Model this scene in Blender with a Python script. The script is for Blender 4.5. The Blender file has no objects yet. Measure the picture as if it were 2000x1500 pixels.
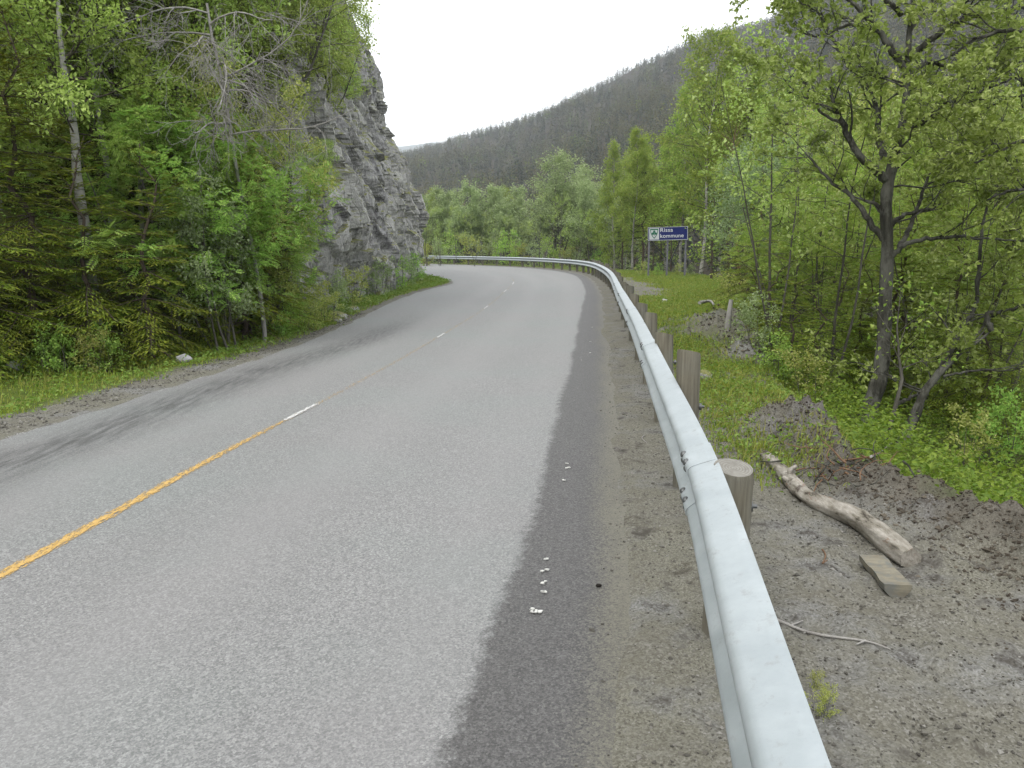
import bpy, math, random
import numpy as np
from math import radians as R
S = bpy.context.scene
COL = S.collection
# ------------------------------------------------------------------ camera, sky, sun, exposure
F = 1570.0; CAMH = 1.65; VH = 480.0            # focal length in photo pixels (2000 wide), eye height, horizon row
PIT = math.atan((750 - VH) / F); CP, SP = math.cos(PIT), math.sin(PIT)
cd = bpy.data.cameras.new('camera'); cam = bpy.data.objects.new('camera', cd); COL.objects.link(cam)
cam.location = (0, 0, CAMH); cam.rotation_euler = (math.pi / 2 - PIT, 0, 0)
cd.sensor_width = 36.0; cd.lens = 36.0 * F / 2000.0; cd.clip_start = 0.05; cd.clip_end = 20000
S.camera = cam
SUN_EL, SUN_AZ = R(52), R(215)
w = bpy.data.worlds.new('World'); S.world = w; w.use_nodes = True
nt = w.node_tree; nt.nodes.clear()
o_ = nt.nodes.new('ShaderNodeOutputWorld'); bg = nt.nodes.new('ShaderNodeBackground')
sk = nt.nodes.new('ShaderNodeTexSky'); sk.sky_type = 'NISHITA'; sk.sun_disc = False
sk.sun_elevation = SUN_EL; sk.sun_rotation = SUN_AZ; sk.dust_density = 4.0
tc = nt.nodes.new('ShaderNodeTexCoord'); cn = nt.nodes.new('ShaderNodeTexNoise')
cn.inputs['Scale'].default_value = 2.2; cn.inputs['Detail'].default_value = 5
cr = nt.nodes.new('ShaderNodeValToRGB')
cr.color_ramp.elements[0].position = .3; cr.color_ramp.elements[0].color = (7.6, 7.8, 8.1, 1)
cr.color_ramp.elements[1].position = .75; cr.color_ramp.elements[1].color = (9.6, 9.6, 9.6, 1)
mx = nt.nodes.new('ShaderNodeMix'); mx.data_type = 'RGBA'; mx.inputs[0].default_value = 0.93
nt.links.new(tc.outputs['Generated'], cn.inputs['Vector']); nt.links.new(cn.outputs['Fac'], cr.inputs['Fac'])
nt.links.new(sk.outputs[0], mx.inputs[6]); nt.links.new(cr.outputs[0], mx.inputs[7])
nt.links.new(mx.outputs[2], bg.inputs['Color']); bg.inputs['Strength'].default_value = 0.115
nt.links.new(bg.outputs[0], o_.inputs['Surface'])
sd = bpy.data.lights.new('sun', 'SUN'); sd.energy = 1.0; sd.angle = R(25); sd.color = (1, .96, .9)
so = bpy.data.objects.new('sun', sd); COL.objects.link(so)
so.rotation_euler = (math.pi / 2 - SUN_EL, 0, math.pi - SUN_AZ)
S.view_settings.view_transform = 'Standard'; S.view_settings.look = 'None'
S.view_settings.exposure = 1.25; S.view_settings.gamma = 1.0; S.view_settings.use_curve_mapping = False
S.cycles.max_bounces = 10; S.cycles.diffuse_bounces = 7; S.cycles.glossy_bounces = 2
S.cycles.transmission_bounces = 7; S.cycles.transparent_max_bounces = 6; S.cycles.volume_bounces = 0
S.cycles.use_denoising = True

# ------------------------------------------------------------------ helpers: pixels, noise, meshes
def gp(u, v, z=0.0):
    """photo pixel -> world point on the plane of height z"""
    X = (u - 1000) / F; Y = -(v - 750) / F
    dy = CP + Y * SP; dz = -SP + Y * CP
    t = (z - CAMH) / dz
    return np.array([X * t, dy * t, z])
def at(u, v, Y):
    """photo pixel -> world point at distance Y along the view"""
    X = (u - 1000) / F; y = -(v - 750) / F
    dy = CP + y * SP; t = Y / dy
    return np.array([X * t, Y, CAMH + (-SP + y * CP) * t])
def smooth(a, b, x):
    t = np.clip((x - a) / (b - a), 0, 1); return t * t * (3 - 2 * t)
def h32(a, b, c, seed):
    a = (np.asarray(a).astype(np.int64) & 0xffffffff).astype(np.uint64); b = (np.asarray(b).astype(np.int64) & 0xffffffff).astype(np.uint64)
    c = (np.asarray(c).astype(np.int64) & 0xffffffff).astype(np.uint64); M = np.uint64(0xffffffff)
    h = (a * np.uint64(374761393) + b * np.uint64(668265263) + c * np.uint64(2147483647) + np.uint64(seed * 144665 + 7)) & M
    h = ((h ^ (h >> np.uint64(13))) * np.uint64(1274126177)) & M
    h = ((h ^ (h >> np.uint64(16))) * np.uint64(2246822519)) & M
    h = h ^ (h >> np.uint64(15))
    return h.astype(np.float64) / 4294967295.0
def vn(x, y, seed=0):
    xi = np.floor(x); yi = np.floor(y); fx = x - xi; fy = y - yi
    fx = fx * fx * (3 - 2 * fx); fy = fy * fy * (3 - 2 * fy)
    g = lambda i, j: h32(xi + i, yi + j, 0, seed)
    return (g(0, 0) * (1 - fx) + g(1, 0) * fx) * (1 - fy) + (g(0, 1) * (1 - fx) + g(1, 1) * fx) * fy
def fbm(x, y, seed=0, o=4):
    s = 0; a = .5; n = 0
    for k in range(o):
        s = s + a * vn(x * 2 ** k + 17 * k, y * 2 ** k - 9 * k, seed + k); n += a; a *= .5
    return s / n
def spline(xs, ys):
    """natural cubic spline with straight ends"""
    xs = np.array(xs, float); ys = np.array(ys, float); n = len(xs); h = np.diff(xs)
    A = np.eye(n); b = np.zeros(n)
    for i in range(1, n - 1):
        A[i, i - 1] = h[i - 1]; A[i, i] = 2 * (h[i - 1] + h[i]); A[i, i + 1] = h[i]
        b[i] = 6 * ((ys[i + 1] - ys[i]) / h[i] - (ys[i] - ys[i - 1]) / h[i - 1])
    m = np.linalg.solve(A, b)
    s0 = (ys[1] - ys[0]) / h[0] - h[0] * (2 * m[0] + m[1]) / 6
    s1 = (ys[-1] - ys[-2]) / h[-1] + h[-1] * (m[-2] + 2 * m[-1]) / 6
    def f(x):
        x = np.asarray(x, float); i = np.clip(np.searchsorted(xs, x) - 1, 0, n - 2); d = x - xs[i]; e = xs[i + 1] - x
        v = (m[i] * e ** 3 + m[i + 1] * d ** 3) / (6 * h[i]) + (ys[i] / h[i] - m[i] * h[i] / 6) * e + (ys[i + 1] / h[i] - m[i + 1] * h[i] / 6) * d
        return np.where(x < xs[0], ys[0] + s0 * (x - xs[0]), np.where(x > xs[-1], ys[-1] + s1 * (x - xs[-1]), v))
    return f
def nrm(v):
    v = np.asarray(v, float); return v / (np.linalg.norm(v, axis=-1, keepdims=True) + 1e-12)

class Geo:
    def __init__(s): s.v = []; s.f = []; s.m = []; s.n = 0; s.sm = []; s.c = []
    def add(s, v, f, mi=0, sm=True, col=None):
        v = np.asarray(v, float).reshape(-1, 3); f = np.asarray(f, int)
        s.v.append(v); s.f.append(f + s.n); s.m.append(np.full(len(f), mi)); s.sm.append(np.full(len(f), sm)); s.n += len(v)
        s.c.append(None if col is None else np.broadcast_to(np.asarray(col, float), (len(v), 3)))
    def mesh(s, name, mats, off=(0, 0, 0)):
        me = bpy.data.meshes.new(name)
        if s.n == 0: return me
        V = np.concatenate(s.v) - np.asarray(off, float)
        me.vertices.add(len(V)); me.vertices.foreach_set('co', V.astype(np.float32).ravel())
        nl = sum(f.size for f in s.f); npz = sum(len(f) for f in s.f)
        loops = np.concatenate([f.ravel() for f in s.f]).astype(np.int32)
        tot = np.concatenate([np.full(len(f), f.shape[1]) for f in s.f]); st = np.concatenate([[0], np.cumsum(tot)[:-1]]).astype(np.int32)
        me.loops.add(nl); me.loops.foreach_set('vertex_index', loops)
        me.polygons.add(npz); me.polygons.foreach_set('loop_start', st)
        me.polygons.foreach_set('material_index', np.concatenate(s.m).astype(np.int32))
        me.polygons.foreach_set('use_smooth', np.concatenate(s.sm).astype(bool))
        if any(c is not None for c in s.c):
            C = np.concatenate([c if c is not None else np.zeros((len(v), 3)) for c, v in zip(s.c, s.v)])
            at_ = me.attributes.new('tint', 'FLOAT_COLOR', 'POINT'); at_.data.foreach_set('color', np.c_[C, np.ones(len(C))].astype(np.float32).ravel())
        for m in (mats if isinstance(mats, (list, tuple)) else [mats]): me.materials.append(m)
        me.update(calc_edges=True); me.validate(); return me
    def obj(s, name, mats, parent=None, loc=(0, 0, 0)):
        o = bpy.data.objects.new(name, s.mesh(name, mats, loc)); COL.objects.link(o)
        if parent is not None: o.parent = parent
        else: o.location = loc
        return o

def tube(G, P, r, n=6, mi=0, cap=True):
    P = np.asarray(P, float); r = np.broadcast_to(np.asarray(r, float), (len(P),))
    T = nrm(np.gradient(P, axis=0)); a = np.array([0, 0, 1.]) if abs(T[0][2]) < .9 else np.array([1., 0, 0])
    U = np.empty_like(P); u = nrm(np.cross(T[0], a))
    for i in range(len(P)):
        u = u - T[i] * np.dot(u, T[i]); u = u / (np.linalg.norm(u) + 1e-9); U[i] = u
    W = np.cross(T, U); th = np.arange(n) * 2 * math.pi / n
    V = P[:, None] + r[:, None, None] * (U[:, None] * np.cos(th)[None, :, None] + W[:, None] * np.sin(th)[None, :, None])
    i = np.arange(len(P) - 1)[:, None] * n; k = np.arange(n)[None]; k2 = (k + 1) % n
    f = np.stack([i + k, i + k2, i + n + k2, i + n + k], -1).reshape(-1, 4)
    G.add(V.reshape(-1, 3), f, mi)
    if cap and n > 3:
        G.add(V[-1], [list(range(n))], mi); G.add(V[0], [list(range(n))[::-1]], mi)
def kites(G, P, A, N, L, W, mi=0, fold=.18, col=None, broad=.45):
    """one folded leaf per point: base P, axis A, normal N, length L, width W"""
    A = nrm(A); B = nrm(np.cross(N, A)); N = np.cross(A, B); L = np.broadcast_to(L, (len(P),))[:, None]; W = np.broadcast_to(W, (len(P),))[:, None]
    mid = P + A * L * broad + N * W * fold
    V = np.stack([P, mid - B * W / 2, P + A * L - N * L * .08, mid + B * W / 2], 1).reshape(-1, 3)
    f = np.arange(len(P) * 4).reshape(-1, 4)
    G.add(V, f, mi, False, None if col is None else np.repeat(np.broadcast_to(col, (len(P), 3)), 4, 0))
def tube_rough(G, P, r, n, amp, seed, mi=0, fx=5.0, fs=1.5):
    k = len(G.v); tube(G, P, r, n, mi); V = G.v[k].reshape(len(P), n, 3); c = V.mean(1, keepdims=True); d = V - c; th = np.arange(n) * 2 * math.pi / n
    s = np.r_[0, np.cumsum(np.linalg.norm(np.diff(np.asarray(P, float), axis=0), axis=1))][:, None]
    q = fbm(np.cos(th)[None] * fx * .5 + 7 + 0 * s, np.sin(th)[None] * fx * .5 + s * fs, seed, 4) + .6 * fbm(np.cos(th)[None] * fx * 1.6 + 3 + 0 * s, np.sin(th)[None] * fx * 1.6 + s * fs * 2, seed + 9, 3)
    W = c + d * (1 + amp * (q - .8))[..., None]; G.v[k] = W.reshape(-1, 3)
    for j in (k + 1, k + 2):
        if j < len(G.v): G.v[j] = (W[-1] if j == k + 1 else W[0])
def box(G, c, s, mi=0, rot=None):
    c = np.array(c, float); s = np.array(s, float) / 2
    V = np.array([[x, y, z] for x in (-1, 1) for y in (-1, 1) for z in (-1, 1)]) * s
    if rot is not None: V = V @ np.asarray(rot).T
    G.add(V + c, [[0, 1, 3, 2], [4, 6, 7, 5], [0, 4, 5, 1], [2, 3, 7, 6], [0, 2, 6, 4], [1, 5, 7, 3]], mi, False)
def grid(G, P, mi=0, sm=True):
    a, b = P.shape[:2]; i = np.arange(a * b).reshape(a, b)
    f = np.stack([i[:-1, :-1], i[1:, :-1], i[1:, 1:], i[:-1, 1:]], -1).reshape(-1, 4)
    G.add(P.reshape(-1, 3), f, mi, sm)
def tag(o, label=None, cat=None, group=None, kind=None):
    if label: o['label'] = label
    if cat: o['category'] = cat
    if group: o['group'] = group
    if kind: o['kind'] = kind
    return o
def empty(name, loc, label, cat, group=None, rz=0.0):
    o = bpy.data.objects.new(name, None); COL.objects.link(o); o.location = loc; o.rotation_euler = (0, 0, rz); o.empty_display_size = .2
    return tag(o, label, cat, group)
def attr(me, name, val):
    a = me.attributes.new(name, 'FLOAT', 'POINT'); a.data.foreach_set('value', np.asarray(val, np.float32).ravel())

# ------------------------------------------------------------------ materials
class M_:
    def __init__(s, name):
        s.m = bpy.data.materials.new(name); s.m.use_nodes = True; s.t = s.m.node_tree; s.t.nodes.clear()
        s.out = s.n('ShaderNodeOutputMaterial'); s.b = s.n('ShaderNodeBsdfPrincipled'); s.l(s.b.outputs[0], s.out.inputs[0])
        s.co = s.n('ShaderNodeTexCoord')
    def n(s, t, **k):
        x = s.t.nodes.new(t)
        for a, v in k.items(): setattr(x, a, v)
        return x
    def l(s, a, b): s.t.links.new(a, b)
    def put(s, sock, v):
        if hasattr(v, 'is_output') or isinstance(v, bpy.types.NodeSocket): s.l(v, sock)
        else: sock.default_value = v if not (isinstance(v, tuple) and len(v) == 3 and sock.type == 'RGBA') else (*v, 1)
    def noise(s, scale, detail=4, vec=None, rough=.55, dist=0):
        x = s.n('ShaderNodeTexNoise'); x.inputs['Scale'].default_value = scale; x.inputs['Detail'].default_value = detail
        x.inputs['Roughness'].default_value = rough; x.inputs['Distortion'].default_value = dist
        s.l(vec if vec is not None else s.co.outputs['Object'], x.inputs['Vector']); return x.outputs['Fac']
    def voro(s, scale, feat='F1', vec=None, out='Color', rnd=1):
        x = s.n('ShaderNodeTexVoronoi', feature=feat); x.inputs['Scale'].default_value = scale; x.inputs['Randomness'].default_value = rnd
        s.l(vec if vec is not None else s.co.outputs['Object'], x.inputs['Vector']); return x.outputs[out]
    def map(s, scale, vec=None):
        x = s.n('ShaderNodeMapping'); x.inputs['Scale'].default_value = scale
        s.l(vec if vec is not None else s.co.outputs['Object'], x.inputs['Vector']); return x.outputs[0]
    def ramp(s, fac, *st):
        x = s.n('ShaderNodeValToRGB'); e = x.color_ramp.elements
        while len(e) < len(st): e.new(.5)
        for i, (p, c) in enumerate(st):
            e[i].position = p; e[i].color = (*c, 1) if isinstance(c, tuple) else (c, c, c, 1)
        s.l(fac, x.inputs['Fac']); return x.outputs['Color']
    def mix(s, fac, a, b, mode='MIX'):
        x = s.n('ShaderNodeMix', data_type='RGBA', blend_type=mode)
        s.put(x.inputs[0], fac); s.put(x.inputs[6], a); s.put(x.inputs[7], b); return x.outputs[2]
    def math(s, op, a, b=0.0, clamp=False):
        x = s.n('ShaderNodeMath', operation=op); x.use_clamp = clamp; s.put(x.inputs[0], a); s.put(x.inputs[1], b); return x.outputs[0]
    def attr(s, name, out='Fac'): return s.n('ShaderNodeAttribute', attribute_name=name).outputs[out]
    def bump(s, h, strength=.5, dist=.02):
        x = s.n('ShaderNodeBump'); x.inputs['Strength'].default_value = strength; x.inputs['Distance'].default_value = dist
        s.put(x.inputs['Height'], h); s.l(x.outputs[0], s.b.inputs['Normal'])
    def done(s, col, rough=.8, spec=.3, metal=0.0):
        s.put(s.b.inputs['Base Color'], col); s.put(s.b.inputs['Roughness'], rough); s.b.inputs['Specular IOR Level'].default_value = spec
        s.put(s.b.inputs['Metallic'], metal); return s.m

def leaf_mat(name, c1, c2, c3=None, trans=.47, rough=.5, tint=False, dry=None):
    m = M_(name); g = m.n('ShaderNodeNewGeometry'); oi = m.n('ShaderNodeObjectInfo')
    st = [(0, c1), (.55, c2), (1, c3 or c2)]
    c = m.ramp(g.outputs['Random Per Island'], *st)
    if tint: c = m.attr('tint', 'Color')
    if dry: c = m.mix(m.ramp(m.noise(1.1, 5, None, .65), (.46, 0.), (.68, .8)), c, dry)
    hs = m.n('ShaderNodeHueSaturation'); m.put(hs.inputs['Color'], c)
    m.put(hs.inputs['Hue'], m.math('ADD', m.math('MULTIPLY', oi.outputs['Random'], .024), .490))
    m.put(hs.inputs['Value'], m.math('ADD', m.math('MULTIPLY', oi.outputs['Random'], .4), .8))
    c = hs.outputs[0]
    tr = m.n('ShaderNodeBsdfTranslucent'); m.put(tr.inputs['Color'], m.mix(.35, c, (.55, .7, .08), 'MULTIPLY') if False else c)
    ms = m.n('ShaderNodeMixShader'); ms.inputs[0].default_value = trans
    m.done(c, rough, .25); m.l(m.b.outputs[0], ms.inputs[1]); m.l(tr.outputs[0], ms.inputs[2]); m.l(ms.outputs[0], m.out.inputs[0])
    return m.m
def bark_mat(name, a, b, scale=9, stretch=.25, patch=None, bump=.9):
    m = M_(name); v = m.map((1, 1, stretch)); n = m.noise(scale, 6, v, .65)
    c = m.ramp(n, (.3, a), (.7, b))
    if patch:
        f = m.ramp(m.noise(5, 6, m.map((1, 1, .6)), .7), (.46, 0.), (.54, .9)); c = m.mix(f, c, m.mix(n, (.03, .027, .022), patch))
    f2 = m.noise(scale * 3, 5, v, .7); m.bump(m.math('ADD', n, m.math('MULTIPLY', f2, .6)), bump, .035); return m.done(c, .9, .15)
def birch_mat():
    m = M_('birch_bark'); n = m.noise(3.5, 4, m.map((1, 1, 3.5)), .7)
    c = m.ramp(n, (.34, (.03, .028, .025)), (.44, (.24, .235, .21)), (.8, (.36, .35, .32)))
    m.bump(n, .3, .01); return m.done(c, .8, .2)

MAT = {}
MAT['birch_leaf'] = leaf_mat('birch_leaf', (.177, .270, .040), (.258, .354, .060), (.372, .421, .100))
MAT['birch_leaf_dark'] = leaf_mat('birch_leaf_dark', (.234, .331, .067), (.343, .446, .095), (.469, .577, .169))
MAT['rowan_leaf'] = leaf_mat('rowan_leaf', (.184, .339, .056), (.282, .453, .086), (.423, .580, .141))
MAT['sallow_leaf'] = leaf_mat('sallow_leaf', (.158, .225, .083), (.218, .294, .124), (.340, .413, .234))
MAT['willow_leaf'] = leaf_mat('willow_leaf', (.248, .291, .055), (.348, .389, .095), (.480, .486, .192))
MAT['alder_leaf'] = leaf_mat('alder_leaf', (.213, .282, .105), (.288, .367, .157), (.406, .478, .262))
MAT['maple_leaf'] = leaf_mat('maple_leaf', (.201, .284, .050), (.280, .370, .078), (.438, .516, .193))
MAT['needle'] = leaf_mat('needle', (.084, .131, .012), (.157, .210, .019), (.241, .294, .029), .2, .6)
MAT['needle_fresh'] = leaf_mat('needle_fresh', (.119, .144, .015), (.167, .194, .019), (.223, .245, .028), .3, .6)
MAT['grass'] = leaf_mat('grass', (.131, .196, .018), (.210, .270, .027), (.340, .338, .074), .4, dry=(.30, .27, .09))
MAT['berry_leaf'] = leaf_mat('berry_leaf', (.087, .147, .014), (.143, .205, .021), (.204, .264, .035), .4)
MAT['herb_leaf'] = leaf_mat('herb_leaf', (.109, .196, .023), (.163, .259, .038), (.231, .329, .069), .4)
MAT['needle_far'] = leaf_mat('needle_far', (.014, .024, .005), (.024, .036, .006), (.036, .048, .009), .15, .6)
MAT['forest'] = leaf_mat('forest', (.1, .1, .1), (.1, .1, .1), None, .1, .7, tint=True)
MAT['dead_leaf'] = leaf_mat('dead_leaf', (.16, .08, .05), (.10, .055, .035), (.2, .13, .08), .1)
MAT['birch_bark'] = birch_mat(); MAT['twig'] = bark_mat('twig', (.05, .04, .032), (.11, .095, .08), 12, .4)
MAT['dark_bark'] = bark_mat('dark_bark', (.016, .0155, .012), (.085, .083, .068), 16, .22, (.19, .19, .165), bump=1.0)
MAT['grey_bark'] = bark_mat('grey_bark', (.045, .042, .034), (.13, .122, .105), 9, .3)
MAT['spruce_bark'] = bark_mat('spruce_bark', (.05, .038, .03), (.12, .095, .075), 14, .4)
MAT['pine_bark'] = bark_mat('pine_bark', (.11, .06, .035), (.21, .135, .085), 12, .4)
MAT['dead_wood'] = bark_mat('dead_wood', (.17, .16, .148), (.34, .33, .31), 6, .3)
HAZE = 0.00032
# ------------------------------------------------------------------ lines of the road, measured in the photo
rail_top = [gp(u, v, .75) for u, v in ((1625, 1500), (1500, 1160), (1395, 885), (1330, 760), (1265, 640))]
rail_y = [p[1] for p in rail_top] + [17.8, 27, 40, 50, 57.5, 66, 76, 84]
rail_x = [p[0] for p in rail_top] + [2.42, 3.38, 4.3, 4.3, 3.1, -.1, -8.0, -16.5]
RAIL = spline(rail_y, rail_x)
lp = [gp(u, v) for u, v in ((0, 858), (410, 731), (577, 675), (700, 622), (850, 562), (881, 554.5), (850, 541), (827, 537))]
LEFT = spline([3.0] + [p[1] for p in lp] + [53, 69.6, 80], [-5.0] + [p[0] for p in lp] + [-8.2, -16.5, -25])
cpx = [gp(u, v) for u, v in ((0, 1125), (230, 998), (420, 893), (595, 802), (862, 655), (950, 600), (985, 570), (1003, 552))]
CENT = spline([0.5] + [p[1] for p in cpx] + [48, 58, 69, 80], [-2.95] + [p[0] for p in cpx] + [-.6, -3.2, -9.5, -19])
ys_ = np.arange(-8, 86, .05); sl_ = np.r_[0, np.cumsum(np.hypot(np.diff(ys_), np.diff(RAIL(ys_))))]
S0 = np.interp(3.25, ys_, sl_)
def rail_at(s):
    """arc length from the near post -> point, unit tangent, unit normal towards the road"""
    y = np.interp(np.asarray(s) + S0, sl_, ys_); x = RAIL(y); dx = (RAIL(y + .05) - RAIL(y - .05)) / .1
    T = nrm(np.stack([dx, np.ones_like(dx)], -1)); return np.stack([x, y], -1), T, np.stack([-T[..., 1], T[..., 0]], -1)
WY = ([-5, 0, 4, 6, 10, 15, 25, 32, 44, 55, 65, 80], [2.4, 2.2, 1.95, 1.35, 1.5, 2.0, 3.6, 4.8, 6.5, 5.5, 4, 4])
LWY = ([0, 6, 9, 10.9, 12, 16, 25, 36, 43, 47, 60], [5, 4.2, 3.6, 3.0, 1.4, 1.0, 1.4, 1.9, 1.2, 1.0, 1.5])
SLY = ([5, 12, 15, 18, 44, 48, 60], [.42, .5, .8, 2.0, 2.1, 1.2, .8])
CLIFF = [(-7.4, 12.5), (-6.0, 16), (-5.35, 20), (-5.15, 25), (-5.05, 31), (-4.95, 37), (-4.9, 42), (-5.05, 45.5), (-5.9, 48.3), (-8.5, 51.5), (-13, 56)]
CLX = spline([p[1] for p in CLIFF[:9]], [p[0] for p in CLIFF[:9]])
def rr(x, y):
    """signed distance from the rail, positive away from the road"""
    d = (RAIL(y + .5) - RAIL(y - .5)); return (x - RAIL(y)) / np.sqrt(1 + np.clip(d, -1.5, 1.5) ** 2)
def ground(x, y, fine=True):
    x = np.asarray(x, float); y = np.asarray(y, float)
    yc = np.clip(y, -60, 84); r = rr(x, yc) + np.where(y > 84, (y - 84) * .8, 0); l = LEFT(yc) - x
    d = (LEFT(yc + .5) - LEFT(yc - .5)); l = l / np.sqrt(1 + np.clip(d, -1.5, 1.5) ** 2)
    l = np.where(y > 84, l - (y - 84) * 1.0, l)
    wv = np.interp(y, *WY); q = np.maximum(r - wv, 0)
    fall = 1.1 * (1 - np.exp(-q / 1.6)) + 1.9 * smooth(2, 16, q) + 2.0 * smooth(16, 90, q)
    z = -fall + np.where(r > 0, (fbm(x * .5, y * .5, 3) - .5) * .5 * smooth(.5, 5, q), 0)
    lw = np.interp(y, *LWY); k = np.interp(y, *SLY); m = np.maximum(l - lw, 0)
    rise = np.minimum(m * k * smooth(0, 1.5, m), 12.3 + .22 * np.maximum(m - 6, 0))
    rise = np.minimum(rise, 60 + 0 * rise)
    rise = rise * (1 - .6 * smooth(60, 200, y))
    z = z + np.where(l > 0, rise + (fbm(x * .4, y * .4, 5) - .5) * .5 * smooth(.5, 3, m) - .10 * smooth(.6, 1.6, l) * smooth(0, .6, lw - l + .6), 0)
    road = smooth(.12, -.10, r + .42 + .22 * (fbm(x * 2.2, y * 1.2, 9) - .5)) * smooth(-.02, -.14, l + .08 * (fbm(x * 4, y * 2, 8) - .5))
    z = np.where((r < .6) & (l < .6), z - .03 * road + .009 * (1 - road), z)
    if fine:
        nr = (y < 22) & (y > -3) & (r > -.75) & (r < 9)
        a = np.where(nr, smooth(-.5, .1, r), 0.0)
        lump = fbm(x * 5.5, y * 5.5, 21, 3) - .5; lump2 = fbm(x * 16, y * 16, 25, 3) - .5
        rid = np.exp(-((r - wv + .05) / .28) ** 2) * smooth(8.0, 6.0, y)
        clod = np.maximum(fbm(x * 4, y * 4, 33, 4) - .52, 0)
        z = z + a * (.045 * lump + .02 * lump2 + .22 * clod * smooth(.3, .9, r)) + rid * (.13 + .3 * lump + .10 * lump2)
        for hx, hy, hr, hh in ((4.1, 15.4, 1.4, .24), (4.9, 17.0, 1.3, .22), (3.6, 13.9, 1.0, .17), (3.9, 12.8, .9, .17), (3.5, 11.6, .7, .12), (2.55, 7.0, .5, .16)):
            b = np.exp(-(((x - hx) ** 2 + (y - hy) ** 2) / hr ** 2)); z = z + b * (hh + .35 * lump + .08 * lump2)
        z = z + np.where((l > .1) & (l < 9) & (y < 40), .08 * lump * smooth(.1, .5, l) + .02 * lump2, 0)
    return z
def gz(x, y): return float(ground(np.array([x]), np.array([y]))[0])

def geo(a, b, n): return np.sign(a) * np.geomspace(abs(a), abs(b), n)
xs = np.concatenate([geo(-4200, -62, 28), np.arange(-60, -12, 2), np.arange(-12, -2.5, .14), np.arange(-2.5, .0, .25), np.arange(0, 3.7, .03), np.arange(3.7, 12, .13), np.arange(12, 60, 1.6), geo(62, 4200, 28)])
ysg = np.concatenate([geo(-4200, -12, 24), np.arange(-10, 1.2, .4), np.arange(1.2, 7.5, .03), np.arange(7.5, 16, .07), np.arange(16, 50, .3), np.arange(50, 110, 1.0), geo(112, 4200, 34)])
Xg, Yg = np.meshgrid(xs, ysg, indexing='ij')
Zg = ground(Xg, Yg)
# masks that say where grass, forest floor, gravel and turned soil lie
rg = rr(Xg, np.clip(Yg, -60, 84)) + np.where(Yg > 84, (Yg - 84) * .8, 0); lg = LEFT(np.clip(Yg, -60, 84)) - Xg; wg = np.interp(Yg, *WY)
nz = fbm(Xg * 1.3, Yg * 1.3, 41) - .5
grass_r = smooth(8.2, 10.0, Yg + 3 * nz) * smooth(.35, .75, rg + .8 * nz) + smooth(-.1, .5, rg - wg + .6 * nz)
for hx, hy, hr in ((4.1, 15.4, 1.2), (4.9, 17.0, 1.1), (3.6, 13.9, .8), (3.9, 12.8, .8), (3.5, 11.6, .6), (4.9, 31, 1.5), (5.0, 35, 1.5), (4.2, 27.5, .9), (2.5, 7.0, .5)):
    grass_r = grass_r * (1 - .95 * np.exp(-(((Xg - hx) ** 2 + (Yg - hy) ** 2) / hr ** 2) ** 2))
grass_r = grass_r * (1 - .95 * smooth(25, 28, Yg) * smooth(47, 43, Yg) * smooth(2.3, 1.5, rg + 1.2 * nz))
grass_l = smooth(.0, .4, lg - np.interp(Yg, [5, 9, 12, 40], [.6, .5, .25, .15]) + .35 * nz)
floor = np.clip(smooth(1.5, 4, rg - wg) + smooth(.3, 1.3, lg - np.interp(Yg, *LWY)), 0, 1)
soil = np.exp(-((rg - wg) / .45) ** 2) * smooth(9, 6, Yg)
m = M_('ground'); ob = m.co.outputs['Object']
speck = m.voro(95); speck2 = m.voro(34)
bw = lambda s: m.n('ShaderNodeRGBToBW')
def lum(c):
    x = m.n('ShaderNodeRGBToBW'); m.l(c, x.inputs[0]); return x.outputs[0]
big = m.noise(1.1, 6, None, .6); midn = m.noise(7, 6, None, .6); fin = m.noise(60, 4, None, .7)
gr = m.ramp(lum(speck), (.1, (.063, .058, .049)), (.55, (.132, .127, .109)), (.92, (.223, .218, .197)))
gr = m.mix(m.ramp(midn, (.35, 0.), (.68, .75)), gr, m.ramp(fin, (.3, (.071, .064, .049)), (.7, (.148, .140, .111))))
gr2 = m.ramp(lum(m.voro(150)), (.1, (.070, .066, .051)), (.55, (.139, .135, .105)), (.92, (.212, .207, .175)))
gr3 = m.ramp(lum(m.voro(120)), (.1, (.083, .083, .081)), (.5, (.150, .151, .148)), (.92, (.263, .264, .262)))
gr = m.mix(m.ramp(m.noise(.9, 6, None, .65), (.38, .85), (.6, .15)), gr, gr2); gr = m.mix(m.ramp(m.noise(1.6, 5, None, .65), (.5, 0.), (.64, .75)), gr, gr3)
gr = m.mix(m.ramp(m.noise(3.2, 5, None, .7), (.56, 0.), (.66, .8)), gr, (.041, .035, .028))
gr = m.mix(m.math('MULTIPLY', m.attr('soil'), .6), gr, m.ramp(midn, (.3, (.037, .031, .025)), (.7, (.099, .085, .073))))
gs = m.ramp(midn, (.3, (.045, .068, .013)), (.6, (.081, .104, .020)), (.8, (.117, .108, .045)))
fl = m.ramp(midn, (.3, (.027, .027, .011)), (.6, (.045, .054, .014)), (.8, (.068, .054, .027)))
c = m.mix(m.attr('grass'), gr, gs); c = m.mix(m.attr('floor'), c, fl)
m.bump(m.math('ADD', m.math('MULTIPLY', lum(speck2), .5), m.math('ADD', fin, m.math('MULTIPLY', midn, 1.5))), .5, .02)
MAT['ground'] = m.done(c, .95, .1)
G = Geo(); grid(G, np.stack([Xg, Yg, Zg], -1))
og = G.obj('ground', MAT['ground']); tag(og, kind='structure')
attr(og.data, 'grass', np.clip(grass_r * (rg > 0) + grass_l * (lg > 0), 0, 1)); attr(og.data, 'floor', floor); attr(og.data, 'soil', soil)

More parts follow.
